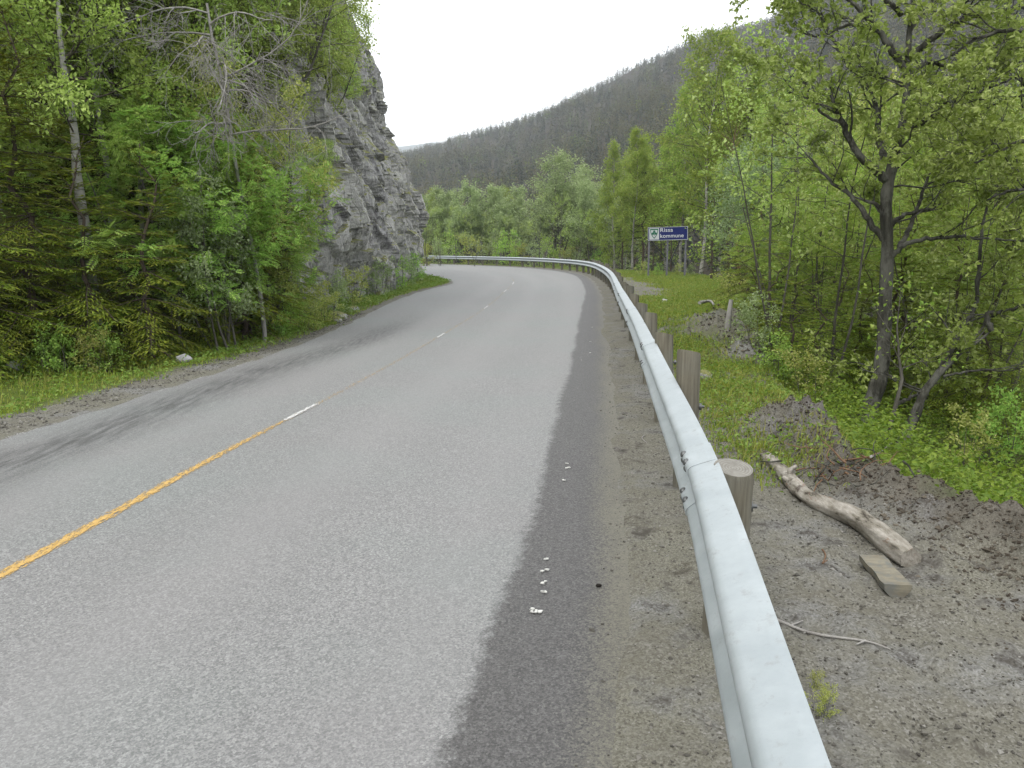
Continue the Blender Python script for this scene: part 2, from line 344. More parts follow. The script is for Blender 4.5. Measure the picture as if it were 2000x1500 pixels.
# ------------------------------------------------------------------ road
yr = np.concatenate([np.arange(-6, 12, .12), np.arange(12, 84, .4)])
uu = np.linspace(0, 1, 90)
def redge(y):
    d = (RAIL(y + .1) - RAIL(y - .1)) / .2; return RAIL(y) - .14 * np.sqrt(1 + d * d)
Yr = np.repeat(yr[:, None], len(uu), 1); a = LEFT(yr)[:, None] - .22; b = redge(yr)[:, None]
Xr = a + (b - a) * uu[None]
r_ = rr(Xr, Yr); c_ = Xr - CENT(Yr); l_ = Xr - LEFT(Yr); cw = (CENT(Yr) - LEFT(Yr))
edge = r_ + .93 + .09 * (fbm(Yr * .9, Xr * 0 + 3, 61) - .5)
stp = np.array([(0, 910), (180, 850), (350, 783), (520, 722), (700, 668), (800, 625)]); sp3 = np.array([gp(*p) for p in stp])
scx = np.interp(Yr, sp3[:, 1], sp3[:, 0]); swd = np.interp(Yr, [5, 8, 14, 19], [.40, .42, .42, .36])
streak = np.exp(-((Xr - scx) / swd) ** 2 * 1.2) * smooth(21, 13, Yr) * smooth(2, 4, Yr)
wheel = np.exp(-((c_ - 1.0) / .35) ** 2) + np.exp(-((c_ - 2.3) / .3) ** 2) * .7 + np.exp(-((c_ + .75) / .35) ** 2) + np.exp(-((l_ - .55) / .3) ** 2) * .7
m = M_('asphalt'); ob = m.co.outputs['Object']
s1 = lum(m.voro(105)); s2 = lum(m.voro(210)); n1 = m.noise(1.3, 5, m.map((1.2, .25, 1)), .6); n2 = m.noise(38, 5, None, .75)
sp_ = m.math('ADD', m.math('MULTIPLY', s1, .55), m.math('MULTIPLY', s2, .45))
lt = m.ramp(sp_, (.22, (.090, .090, .089)), (.5, (.163, .163, .161)), (.8, (.289, .289, .282)))
lt = m.mix(m.ramp(n2, (.4, .0), (.7, .35)), lt, (.123, .123, .121))
lt = m.mix(m.ramp(n1, (.36, .0), (.68, .75)), lt, m.ramp(sp_, (.25, (.108, .108, .107)), (.8, (.217, .217, .213))))
lt = m.mix(m.math('MULTIPLY', m.attr('wheel'), .38), lt, (.195, .191, .189))
lt = m.mix(m.math('MULTIPLY', m.ramp(m.noise(.45, 3), (.45, 0.), (.7, 1.)), .16), lt, (.144, .202, .181))
dk = m.ramp(sp_, (.2, (.035, .034, .034)), (.5, (.065, .063, .061)), (.85, (.123, .121, .119)))
e_ = m.math('ADD', m.attr('edge'), m.math('ADD', m.math('MULTIPLY', m.math('SUBTRACT', m.noise(10, 9, None, .78), .5), .26), .0))
c = m.mix(m.ramp(m.math('ADD', m.math('MULTIPLY', e_, 12.0), .5), (.1, 0.), (.9, 1.)), lt, dk)
st = m.math('MULTIPLY', m.attr('streak'), m.ramp(m.noise(5, 6, m.map((3.5, .4, 1)), .65), (.36, .25), (.62, 1.)))
c = m.mix(m.math('MULTIPLY', st, 1.0), c, m.ramp(sp_, (.2, (.032, .032, .032)), (.8, (.085, .085, .084))))
du = m.math('ADD', m.attr('dust'), m.math('ADD', m.math('MULTIPLY', m.math('SUBTRACT', m.noise(2.2, 5, m.map((1, .3, 1)), .65), .5), 1.0), m.math('MULTIPLY', m.math('SUBTRACT', sp_, .5), .7)))
c = m.mix(m.ramp(du, (.30, 0.), (.85, .9)), c, m.ramp(m.math('ADD', m.math('MULTIPLY', n2, .5), m.math('MULTIPLY', sp_, .5)), (.3, (.090, .085, .066)), (.7, (.144, .137, .105))))
m.bump(m.math('ADD', s1, m.math('MULTIPLY', s2, .5)), .35, .006)
MAT['asphalt'] = m.done(c, .72, .45)
G = Geo(); grid(G, np.stack([Xr, Yr, Xr * 0], -1))
G.f = [f[:, ::-1] for f in G.f]
ro = G.obj('road', MAT['asphalt']); tag(ro, kind='structure')
attr(ro.data, 'edge', edge); attr(ro.data, 'streak', streak); attr(ro.data, 'wheel', wheel)
attr(ro.data, 'dust', smooth(.15, .70, r_ + .93) * .95 + smooth(.12, -.15, l_) * .8)

def marking(name, f, y0, y1, wd, mat, z=.004, step=.15, cut=None):
    y = np.arange(y0, y1, step); x = f(y); d = np.gradient(x, y); T = nrm(np.stack([d, np.ones_like(d)], -1)); N = np.stack([T[:, 1], -T[:, 0]], -1)
    P = np.zeros((len(y), 5, 3))
    for k, o in enumerate(np.linspace(-.5, .5, 5)): P[:, k, 0] = x + N[:, 0] * o * wd; P[:, k, 1] = y + N[:, 1] * o * wd
    P[..., 2] = z; G = Geo(); grid(G, P); G.f = [q[:, ::-1] for q in G.f]
    o = G.obj(name, mat); tag(o, kind='structure')
    attr(o.data, 'across', np.repeat(np.abs(np.linspace(-1, 1, 5))[None], len(y), 0)); attr(o.data, 'along', np.repeat(y[:, None], 5, 1)); return o
def paint_mat(name, ca, cb, lo, hi, along, sc=24, keep_along=None):
    m = M_(name); n = m.math('ADD', m.math('MULTIPLY', m.noise(sc, 5, m.map((2.2, .55, 1)), .7), .6), m.math('MULTIPLY', m.noise(110, 3, None, .6), .4))
    th = m.math('ADD', m.math('MULTIPLY', m.math('POWER', m.attr('across'), 2.), .14), m.ramp(m.math('DIVIDE', m.attr('along'), 60.0), *along))
    f = m.ramp(m.math('SUBTRACT', n, m.math('SUBTRACT', th, .5)), (lo, 0.), (hi, 1.))
    c = m.ramp(m.noise(30, 4), (.35, ca), (.65, cb)); m.done(c, .7, .3)
    t = m.n('ShaderNodeBsdfTransparent'); x = m.n('ShaderNodeMixShader'); m.l(f, x.inputs[0]); m.l(t.outputs[0], x.inputs[1]); m.l(m.b.outputs[0], x.inputs[2])
    m.l(x.outputs[0], m.out.inputs[0]); return m.m
yel = paint_mat('yellow_paint', (.37, .235, .07), (.46, .31, .115), .46, .54, ((0., .42), (.09, .45), (.118, .49), (.14, .55), (1., .57)))
marking('road_centre_line', CENT, 1.0, 46, .105, yel)
wht = paint_mat('white_paint', (.42, .42, .41), (.5, .5, .49), .45, .54, ((0., .46), (1., .47)))
for (ua, va), (ub, vb) in (((562, 822), (628, 786)), ((853, 660), (873, 650)), ((944, 603), (957, 597)), ((983, 571), (990, 565)), ((1000, 556), (1004, 550))):
    y0, y1 = gp(ua, va)[1], gp(ub, vb)[1]; marking('road_dash_marking', CENT, y0, y1, .075, wht, .008, (y1 - y0) / 8)
edgew = paint_mat('worn_edge_paint', (.3, .3, .29), (.38, .38, .37), .45, .54, ((0., .55), (.2, .545), (.5, .53), (1., .5)), 14)
marking('road_edge_marking', lambda y: LEFT(y) + .03, 3, 46, .10, edgew)
flk = paint_mat('flaked_paint', (.45, .45, .43), (.55, .55, .52), .50, .53, ((0., .66), (.1, .655), (.16, .60), (.3, .58), (1., .55)), 11)
marking('road_edge_marking', lambda y: RAIL(y) - .79 * np.sqrt(1 + ((RAIL(y + .1) - RAIL(y - .1)) / .2) ** 2), 1.5, 50, .07, flk)
# paint crumbs and litter by the edge line
rng = np.random.default_rng(5)
G = Geo()
for u, v in ((1046, 1193), (1041, 1195), (1052, 1197), (1063, 1160), (1061, 1141), (1067, 1117), (1068, 1096), (1107, 907), (1109, 915), (1103, 940), (1152, 690), (1153, 668), (1156, 640)):
    p = gp(u, v)
    for k in range(2):
        th = np.sort(rng.uniform(0, 6.28, 7)); rad = .012 * rng.uniform(.5, 1.2, 7); c0 = p + np.r_[rng.normal(0, .008, 2), .012]
        V = c0 + np.stack([np.cos(th) * rad * 1.2, np.sin(th) * rad, 0 * th], -1); G.add(np.r_[V, V - [0, 0, .006]], [list(range(7))], 0)
        G.add(np.r_[V, V - [0, 0, .006]], [[i, i + 7, (i + 1) % 7 + 7, (i + 1) % 7] for i in range(7)], 0)
mm = M_('paint_crumb'); tag(G.obj('paint_crumbs', mm.done((.5, .5, .47), .7)), 'flakes of white edge paint lying on the dark asphalt strip', kind='stuff')
# ------------------------------------------------------------------ rock cliff
def cell(x, y, seed):
    """cellular noise: id hash of the nearest jittered seed and the offset to it"""
    xi = np.floor(x); yi = np.floor(y); best = np.full(x.shape, 1e9); sec = best.copy(); bi = np.zeros(x.shape); bx = np.zeros(x.shape); by = np.zeros(x.shape); bj = np.zeros(x.shape)
    for i in (-1, 0, 1):
        for j in (-1, 0, 1):
            a = xi + i; b = yi + j; px = a + h32(a, b, 1, seed); py = b + h32(a, b, 2, seed); d = np.abs(x - px) * .6 + np.abs(y - py) * .6 + np.hypot(x - px, y - py) * .6
            k = d < best; sec = np.where(k, best, np.minimum(sec, d)); best = np.where(k, d, best); bx = np.where(k, x - px, bx); by = np.where(k, y - py, by)
            bi = np.where(k, a, bi); bj = np.where(k, b, bj)
    return bi, bj, bx, by, sec - best
def blocks(x, y, sx, sy, amp, tilt, seed):
    i, j, dx, dy = cell(x / sx, y / sy, seed)[:4]
    return amp * (h32(i, j, 3, seed) - .5) * 2 + tilt * ((h32(i, j, 4, seed) - .5) * dx * sx + (h32(i, j, 5, seed) - .5) * dy * sy) * 2
cp = np.array(CLIFF); t_ = np.arange(len(cp)); tt = np.linspace(0, len(cp) - 1, 2000)
bxy = np.stack([spline(t_, cp[:, 0])(tt), spline(t_, cp[:, 1])(tt)], -1); ss = np.r_[0, np.cumsum(np.linalg.norm(np.diff(bxy, axis=0), axis=1))]
ns, nh = 560, 330
sv = np.linspace(0, ss[-1], ns); B = np.stack([np.interp(sv, ss, bxy[:, 0]), np.interp(sv, ss, bxy[:, 1])], -1)
tg = nrm(np.gradient(B, axis=0)); k_ = np.ones(25) / 25
tg = nrm(np.stack([np.convolve(np.pad(tg[:, i], 12, 'edge'), k_, 'valid') for i in (0, 1)], -1)); no = np.stack([tg[:, 1], -tg[:, 0]], -1)
# profile: distance back from the base line, height
PH = [(-.3, -.6), (0, 0), (.02, 2.1), (.25, 3.3), (.9, 5.2), (1.5, 6.6), (1.95, 8.2), (2.2, 10.0), (2.45, 11.6), (2.9, 12.6), (4.0, 13.3), (5.6, 13.7), (8, 13.9)]
pc = np.array(PH); pl = np.r_[0, np.cumsum(np.linalg.norm(np.diff(pc, axis=0), axis=1))]; hv = np.linspace(0, pl[-1], nh)
back = np.interp(hv, pl, pc[:, 0]); hh = np.interp(hv, pl, pc[:, 1])
Sg, Hg = np.meshgrid(sv, hv, indexing='ij')
wx = Sg + 1.1 * (fbm(Sg * .5, Hg * .5, 71) - .5) + .35 * Hg; wy = Hg + 1.0 * (fbm(Sg * .6, Hg * .6, 75) - .5) - .12 * Sg
def facet(x, y, seed):
    """continuous piecewise-flat noise: random heights on a triangle lattice"""
    k = (x + y) * .366; i = np.floor(x + k); j = np.floor(y + k); t = (i + j) * .2113; x0 = x - i + t; y0 = y - j + t
    i1 = (x0 > y0) * 1; j1 = 1 - i1; l2 = np.where(i1 == 1, y0, x0); u0 = (x - y) - (i - j)
    fx = x + k - i; fy = y + k - j; hi = np.maximum(fx, fy); lo = np.minimum(fx, fy)
    a = h32(i, j, 6, seed); b = h32(i + i1, j + j1, 6, seed); c = h32(i + 1, j + 1, 6, seed)
    return a * (1 - hi) + b * (hi - lo) + c * lo - .5
wy2 = wy + .35 * (fbm(Sg * 2, Hg * 2, 171) - .5); wx2 = wx + .35 * (fbm(Sg * 2 + 40, Hg * 2, 173) - .5)
D = 1.25 * facet(wx2 / 3.0, wy2 / 4.6, 81) + .85 * facet(wx2 / 1.25 - .3 * Hg, wy2 / 2.2, 85) + .36 * facet(wx2 / .55 - .15 * Hg, wy2 / 1.9, 89) + .10 * facet(wx2 / .2, wy2 / .7, 93)
D = D + blocks(wx2 - .15 * Hg, wy2, 1.5, 6.0, .16, .12, 95) + blocks(wx2 + .4 * Hg, wy2 - .3 * Sg, .7, 1.6, .06, .25, 96)
D = D + .05 * (fbm(Sg * 8, Hg * 8, 98) - .5) + .5 * (fbm(Sg * .16, Hg * .13, 99) - .5)
c1 = cell(wx2 / 1.7 - .15 * Hg, wy2 / 3.2, 201); c2 = cell(wx2 / .7 + .3 * Hg, wy2 / 1.3 - .2 * Sg, 203)
D = D - .20 * smooth(.13, .0, c1[4]) - .08 * smooth(.12, .0, c2[4])
tone = .65 * h32(c1[0], c1[1], 8, 5) + .35 * h32(c2[0], c2[1], 9, 5)
D = D * (.25 + .75 * smooth(1, 9, Sg)) * (.5 + .5 * smooth(13.0, 9, Hg)) * (1 - .3 * smooth(33, 38, Sg)) - .1
bk = back[None] - D
hs = np.where(hh[None] > 0, hh[None] * smooth(.5, 7.5, Sg) ** 1.3, hh[None]) + .5 * (fbm(Sg * .3, Hg * .3, 101) - .5) * smooth(.5, 2, Hg) + .35 * D * smooth(10, 13.5, Hg)
Pc = np.stack([B[:, None, 0] - no[:, None, 0] * bk, B[:, None, 1] - no[:, None, 1] * bk, hs], -1)
m = M_('rock'); n1 = m.noise(.7, 6, None, .6); n2 = m.noise(5, 8, None, .65); n3 = m.noise(26, 5, None, .7)
c = m.ramp(n2, (.3, (.124, .122, .125)), (.5, (.249, .247, .248)), (.7, (.409, .403, .393)))
c = m.mix(m.math('MULTIPLY', m.ramp(m.attr('tone'), (.35, 0.), (.75, 1.)), .75), c, m.ramp(n3, (.3, (.295, .292, .278)), (.7, (.443, .441, .413)))); c = m.mix(m.ramp(n1, (.48, 0.), (.70, .6)), c, m.ramp(n2, (.35, (.378, .373, .344)), (.65, (.558, .563, .507))))
c = m.mix(m.ramp(m.noise(2.2, 6, m.map((2.5, 2.5, .25)), .6), (.54, 0.), (.64, .75)), c, (.121, .118, .119))
c = m.mix(m.ramp(m.noise(9, 5, None, .7), (.6, 0.), (.68, .6)), c, (.598, .625, .460))
ge = m.n('ShaderNodeNewGeometry'); sx_ = m.n('ShaderNodeSeparateXYZ'); m.l(ge.outputs['Normal'], sx_.inputs[0])
mo = m.math('ADD', m.math('MULTIPLY', sx_.outputs['Z'], .75), m.math('MULTIPLY', m.noise(2.6, 6, None, .65), .8))
c = m.mix(m.ramp(mo, (.78, 0.), (.93, .9)), c, m.ramp(n3, (.35, (.100, .125, .029)), (.65, (.240, .231, .077))))
cr_ = m.voro(1.3, 'DISTANCE_TO_EDGE', m.map((1.6, 1.6, .8)), 'Distance')
m.bump(m.math('ADD', m.math('MULTIPLY', n2, 1.3), m.math('ADD', m.math('MULTIPLY', n3, .5), m.math('MULTIPLY', m.math('MINIMUM', cr_, .05), 6.0))), .85, .09)
MAT['rock'] = m.done(c, .9, .2)
G = Geo(); grid(G, Pc, 0, False)
cl = G.obj('rock_cliff', MAT['rock']); attr(cl.data, 'tone', tone); tag(cl, 'tall grey blasted rock cliff with mossy ledges on the inside of the bend', 'cliff')

# ------------------------------------------------------------------ far hills and the forest on them
RID = [(300, 330), (700, 330), (770, 326), (800, 318), (860, 305), (940, 284), (1000, 270), (1060, 247), (1130, 217), (1200, 187), (1300, 143), (1400, 107), (1500, 76), (1600, 42), (1700, 10), (2000, -85), (2400, -200), (3200, -330), (5000, -420)]
ra = np.array([math.atan2((u - 1000), F) for u, v in RID]); re = np.array([math.atan((VH - v) / math.hypot(F, u - 1000)) for u, v in RID])
def hill(a, t):
    """azimuth, 0..1.3 from the foot to behind the crest -> x, y, z"""
    e = np.interp(a, ra, re); Dc = np.interp(a, [-.45, -.15, .1, .3, .55, 1.1], [1250, 1150, 900, 760, 640, 560]); Df = np.interp(a, [-.5, -.14, .0, .3, .6, 1.2], [190, 180, 170, 150, 130, 120])
    d = Df + (Dc - Df) * t; zc = CAMH + np.tan(e) * Dc
    prof = np.where(t < 1, .12 * t + .88 * smooth(-.25, 1.12, t) * 1.0, 1.0)
    p1 = .12 + .88 * smooth(-.25, 1.12, 1.0); z0 = smooth(-.25, 1.12, 0.0) * .88
    prof = np.where(t < 1, (.12 * t + .88 * smooth(-.25, 1.12, t) - z0) / (p1 - z0), 1 - .9 * (t - 1) ** 1.2)
    z = -7 + (zc + 7) * prof + (fbm(d * .012 + 9, a * 14, 111) - .5) * 22 * smooth(0, .3, t) * smooth(1.0, .8, t)
    return np.stack([np.sin(a) * d, np.cos(a) * d, z], -1)
ag, tg2 = np.meshgrid(np.linspace(-.45, 1.1, 150), np.linspace(-.06, 1.5, 90), indexing='ij')
m = M_('hillside'); n = m.noise(.03, 6, None, .6)
MAT['hillside'] = m.done(m.ramp(n, (.3, (.023, .019, .012)), (.7, (.038, .032, .017))), .95, .1)
G = Geo(); grid(G, hill(ag, tg2)); G.f = [f[:, ::-1] for f in G.f]
tag(G.obj('hillside', MAT['hillside']), kind='structure')
rng = np.random.default_rng(11)
def cone_kit(n, seed):
    g = np.random.default_rng(seed); t = g.random(n) ** .8; th = g.random(n) * 6.283; o = np.stack([np.cos(th), np.sin(th), 0 * th], -1)
    rad = (1 - t) * .19 + .01; P = o * rad[:, None] * .2; P[:, 2] = t * .97 + .03
    A = o * 1.0 + np.array([0, 0, -.55]); N = o + np.array([0, 0, .9]); L = rad * 1.05 * g.uniform(.6, 1.2, n); W = L * .6 + .015
    G = Geo(); kites(G, P, A, N, L, W); k = np.arange(4) * 1.57
    V = np.r_[np.stack([np.cos(k) * .012, np.sin(k) * .012, 0 * k], -1), [[0, 0, 1.02]]]; G.add(V, [[0, 1, 4, 4], [1, 2, 4, 4], [2, 3, 4, 4], [3, 0, 4, 4]])
    return np.concatenate(G.v)
def round_kit(n, seed, lo=.25, rad=.24):
    g = np.random.default_rng(seed); p = nrm(g.normal(size=(n, 3))) * (g.random((n, 1)) ** .4); P = p * [rad, rad, (1 - lo) / 2] + [0, 0, (1 + lo) / 2]
    G = Geo(); kites(G, P, g.normal(size=(n, 3)), nrm(p) + g.normal(size=(n, 3)) * .5, g.uniform(.05, .10, n), g.uniform(.04, .075, n)); k = np.arange(4) * 1.57
    V = np.r_[np.stack([np.cos(k) * .014, np.sin(k) * .014, 0 * k], -1), [[0, 0, .8]]]; G.add(V, [[0, 1, 4, 4], [1, 2, 4, 4], [2, 3, 4, 4], [3, 0, 4, 4]])
    return np.concatenate(G.v)
def forest(name, label, xyz, hts, kind, seed):
    """one mesh of many far trees; kind 0 spruce, 1 bare grey-brown birch, 2 leafy, 3 pine"""
    g = np.random.default_rng(seed); kits = [[cone_kit(46, 1), cone_kit(52, 2), cone_kit(40, 3)], [round_kit(46, 4), round_kit(52, 5)], [round_kit(34, 6), round_kit(40, 7)], [round_kit(26, 8, .5, .2), round_kit(24, 9, .45, .22)]]
    pal = [[(.018, .026, .008), (.030, .038, .009), (.046, .050, .013), (.023, .027, .008)], [(.065, .057, .023), (.057, .054, .014), (.075, .066, .033)], [(.098, .115, .016), (.078, .108, .021), (.065, .081, .016)], [(.039, .049, .023), (.052, .054, .029)]]
    VV = []; FF = []; CC = []; n0 = 0
    for k in range(4):
        for q in range(len(kits[k])):
            ix = np.where((kind == k) & ((np.arange(len(kind)) % len(kits[k])) == q))[0]
            if not len(ix): continue
            V = kits[k][q]; nq = (len(V) - 5) // 4
            a = g.random(len(ix)) * 6.28; h = hts[ix]; ca, sa = np.cos(a)[:, None], np.sin(a)[:, None]; wv = (h * g.uniform(.8, 1.25, len(ix)))[:, None]
            X = (V[None, :, 0] * ca - V[None, :, 1] * sa) * wv; Y = (V[None, :, 0] * sa + V[None, :, 1] * ca) * wv; Z = V[None, :, 2] * h[:, None]
            P = np.stack([X, Y, Z], -1) + xyz[ix][:, None]
            cbase = np.array(pal[k])[g.integers(0, len(pal[k]), len(ix))] * g.uniform(.75, 1.25, (len(ix), 1))
            C = np.repeat(cbase[:, None], len(V), 1) * g.uniform(.8, 1.2, (len(ix), len(V), 1)); C[:, -5:] = (.045, .042, .032) if k != 0 else (.05, .04, .03)
            q4 = np.arange(nq * 4).reshape(-1, 4); f = (q4[None] + (np.arange(len(ix)) * len(V))[:, None, None]).reshape(-1, 4)
            tri = nq * 4 + np.array([[0, 1, 4], [1, 2, 4], [2, 3, 4], [3, 0, 4]]); ft = (tri[None] + (np.arange(len(ix)) * len(V))[:, None, None]).reshape(-1, 3)
            VV.append((P.reshape(-1, 3), f, ft, C.reshape(-1, 3)))
    G = Geo()
    for P, f, ft, C in VV:
        G.add(P, f, 0, False, C); G.f.append(ft + G.n - len(P)); G.m.append(np.zeros(len(ft), int)); G.sm.append(np.zeros(len(ft), bool))
    o = G.obj(name, MAT['forest']); tag(o, label, None, None, 'stuff'); return o
nf = 16000
a_ = rng.uniform(-.36, .75, nf); t_ = np.clip(rng.random(nf) ** .85 * 1.03, 0.02, 1.02)
hp = hill(a_, t_); patch = fbm(hp[:, 0] * .02, hp[:, 1] * .02, 121) + .25 * (fbm(hp[:, 0] * .006, hp[:, 1] * .006, 125) - .5)
u_ = rng.random(nf); right = smooth(.1, .5, a_) * .25
kd = np.where(u_ < .62 - right - .5 * (patch - .5), 0, np.where(u_ < .94, 1, 2)); kd = np.where((t_ > .93) & (u_ > .3), np.where(u_ > .7, 0, 3), kd)
hp[:, 2] -= .4
forest('forest', 'mixed spruce and bare birch forest covering the far hillside', hp, rng.uniform(7, 14, nf) * (1 - .38 * t_ ** 2), kd, 3)
# farther blue hill
ag, tg2 = np.meshgrid(np.linspace(-.5, .25, 90), np.linspace(0, 1.4, 30), indexing='ij')
e2 = np.interp(ag, [math.atan2(u - 1000, F) for u in (200, 600, 760, 800, 860, 1000, 1300)], [math.atan((VH - v) / F) for v in (250, 280, 298, 294, 287, 280, 300)])
d2 = 2300 + 900 * tg2; z2 = -8 + (np.tan(e2) * 3200 + 8 + 30 * (fbm(ag * 40, tg2 * 5, 131) - .5)) * np.where(tg2 < 1, smooth(-.2, 1.05, tg2), 1 - (tg2 - 1) ** 1.3)
m = M_('far_hill'); MAT['far_hill'] = m.done(m.ramp(m.noise(.012, 8, None, .7), (.3, (.03, .045, .03)), (.7, (.10, .10, .075))), .95, .1)
G = Geo(); grid(G, np.stack([np.sin(ag) * d2, np.cos(ag) * d2, z2], -1)); G.f = [f[:, ::-1] for f in G.f]
tag(G.obj('distant_hill', MAT['far_hill']), kind='structure')

# ------------------------------------------------------------------ guardrail
m = M_('galvanised_steel'); n = m.noise(5, 5, m.map((1, 1, 1)), .6); v = m.noise(22, 4, None, .7)
c = m.mix(m.ramp(n, (.35, 0.), (.7, 1.)), (.303, .337, .350), (.379, .413, .426)); c = m.mix(m.ramp(v, (.45, 0.), (.75, .35)), c, (.278, .312, .320))
c = m.mix(m.ramp(m.noise(14, 6, m.map((1, 1, 3)), .75), (.56, 0.), (.72, .5)), c, (.219, .215, .186))
m.bump(v, .12, .004); MAT['steel'] = m.done(c, m.ramp(n, (.3, .5), (.7, .66)), .45, .45)
m = M_('bolt_steel'); MAT['bolt'] = m.done((.12, .125, .125), .5, .5, .7)
m = M_('weathered_post'); gn = m.noise(26, 6, m.map((1, 1, .06)), .7)
c = m.ramp(gn, (.3, (.068, .061, .044)), (.5, (.129, .118, .090)), (.75, (.186, .176, .138)))
c = m.mix(m.ramp(m.noise(2.5, 3), (.4, 0.), (.65, .6)), c, m.ramp(gn, (.3, (.070, .074, .066)), (.7, (.167, .169, .152))))
m.bump(gn, .6, .01); MAT['post'] = m.done(c, .9, .15)
m = M_('post_end_grain'); v_ = m.n('ShaderNodeTexWave', wave_type='RINGS', rings_direction='Z'); v_.inputs['Scale'].default_value = 26; v_.inputs['Distortion'].default_value = 1.5; v_.inputs['Detail'].default_value = 2
m.l(m.co.outputs['Object'], v_.inputs['Vector'])
c = m.mix(m.ramp(m.noise(30, 4), (.35, 0.), (.7, .8)), m.ramp(v_.outputs['Fac'], (.2, (.167, .159, .138)), (.8, (.231, .226, .204))), (.129, .122, .108))
MAT['endgrain'] = m.done(c, .9, .15)
prof = np.array([(-.036, .155), (-.034, .1555), (-.005, .146), (.03, .1335), (.055, .124), (.068, .117), (.077, .108), (.081, .097), (.080, .085), (.073, .074), (.055, .056), (.03, .034), (.012, .018), (.006, .0)])
prof = np.r_[prof, (prof[::-1] * [1, -.9])[1:]] + [.038, 0]
gr_ = empty('guardrail', (*rail_at(0)[0], 0), 'galvanised guardrail on round wooden posts along the outside of the bend', 'guardrail')
gl = np.array(gr_.location)
CZ = .595
SEC = 4.26; s_end = sl_[-1] - S0 - .5
k = -1; bolts = []
while k * SEC + .12 < s_end:
    s0 = k * SEC + .08; s1 = min((k + 1) * SEC + .38, s_end); n = 40
    sq = np.linspace(s0, s1, n); P, T, N = rail_at(sq); lift = np.linspace(.0065, .0, n) 
    G = Geo(); V = np.zeros((n, len(prof), 3)); V2 = V.copy()
    for q, off in ((V, 0.0), (V2, -.005)):
        q[..., :2] = P[:, None] + N[:, None] * (prof[None, :, 0:1] + (lift + off)[:, None, None]); q[..., 2] = CZ + prof[None, :, 1]
    grid(G, V); grid(G, V2)
    for e in (0, len(prof) - 1):
        grid(G, np.stack([V[:, e], V2[:, e]], 1), 0, False)
    for e in (0, n - 1): grid(G, np.stack([V[e], V2[e]], 0), 0, False)
    b = G.obj('rail_beam', MAT['steel'], gr_, gl)
    if k < 5:
        for ds in (.20, .34):
            for hz in (.108, .066, -.066, -.108):
                pp, t1, n1_ = rail_at(k * SEC + ds); j = np.argmin(np.abs(prof[:, 1] - hz)); pr = prof[j]; tp = prof[min(j + 1, len(prof) - 1)] - prof[j - 1]
                nn = nrm(np.array([-tp[1], tp[0]])); nn = nn if nn[0] > 0 else -nn; G = Geo()
                n3 = np.r_[n1_ * nn[0], nn[1]]; c0 = np.r_[pp + n1_ * (pr[0] + .006), CZ + pr[1]]
                t3 = np.r_[t1, 0]; up = np.cross(n3, t3); th = np.arange(10) * .628
                ring = lambda r, h: c0 + n3 * h + (t3 * 1.25)[None] * np.cos(th)[:, None] * r + up[None] * np.sin(th)[:, None] * r
                A = ring(.0165, -.004); Bq = ring(.0165, .004); Cq = ring(.008, .010); G.add(np.r_[A, Bq, Cq], [[i, (i + 1) % 10, 10 + (i + 1) % 10, 10 + i] for i in range(10)] + [[10 + i, 10 + (i + 1) % 10, 20 + (i + 1) % 10, 20 + i] for i in range(10)] + [[20 + q for q in (0, 2, 5, 7)]], 0)
                bo = bpy.data.objects.new('bolt', G.mesh('bolt', MAT['bolt'], gl)); COL.objects.link(bo); bo.parent = b
    k += 1
rng = np.random.default_rng(21)
hts = {0: (.74, .2, .02), 1: (.95, .26, .0), 2: (.84, .25, .0), 3: (.86, .2, 0)}
i = 0
while i * 2.13 < s_end:
    P, T, N = rail_at(i * 2.13); h, sl, q = hts.get(i, (rng.uniform(.76, .90), rng.uniform(.14, .3), 0)); r0 = rng.uniform(.080, .088); c0 = np.r_[P - N * (.045 if i == 0 else r0), 0]
    n = 20; th = np.arange(n) * 2 * math.pi / n; G = Geo(); rings = []
    zg = gz(c0[0], c0[1]) - .25; ln = rng.normal(0, .012, 2)
    for z in (zg, zg + .25, .35, h - .02, h):
        rj = r0 * (1 - .02 * z) * (1 + .02 * np.sin(3 * th + i)) * (.94 if z == h else 1); x = np.cos(th) * rj; y = np.sin(th) * rj
        zz = z + ((.22 * y - .06 * x if i == 0 else -sl * (x * .75 + y * .66)) if z > .5 else 0) + 0 * th
        rings.append(np.stack([c0[0] + x + ln[0] * z, c0[1] + y + ln[1] * z, zz], -1))
    grid(G, np.stack([np.r_[a, a[:1]] for a in rings], 0)); G.f[0] = G.f[0][:, ::-1]
    po = G.obj('post', MAT['post'], gr_, gl)
    G = Geo(); top = rings[-1]; ce = top.mean(0) + [0, 0, -.004]; G.add(np.r_[top, [ce]], [[j, (j + 1) % n, n] for j in range(n)], 0, False)
    eo = bpy.data.objects.new('end_grain', G.mesh('end_grain', MAT['endgrain'], ce)); COL.objects.link(eo); eo.parent = po; eo.location = ce - gl
    if 0 <= i < 5:
        ro_ = r0 + (.045 if i == 0 else r0) - .004; G = Geo(); tube(G, [np.r_[P - N * (ro_ - .01), CZ - .02], np.r_[P - N * (ro_ + .035), CZ - .02]], .009, 8); tube(G, [np.r_[P - N * ro_, CZ - .02], np.r_[P - N * (ro_ + .016), CZ - .02]], .024, 6)
        bo = bpy.data.objects.new('nut', G.mesh('nut', MAT['bolt'], gl)); COL.objects.link(bo); bo.parent = po
    i += 1

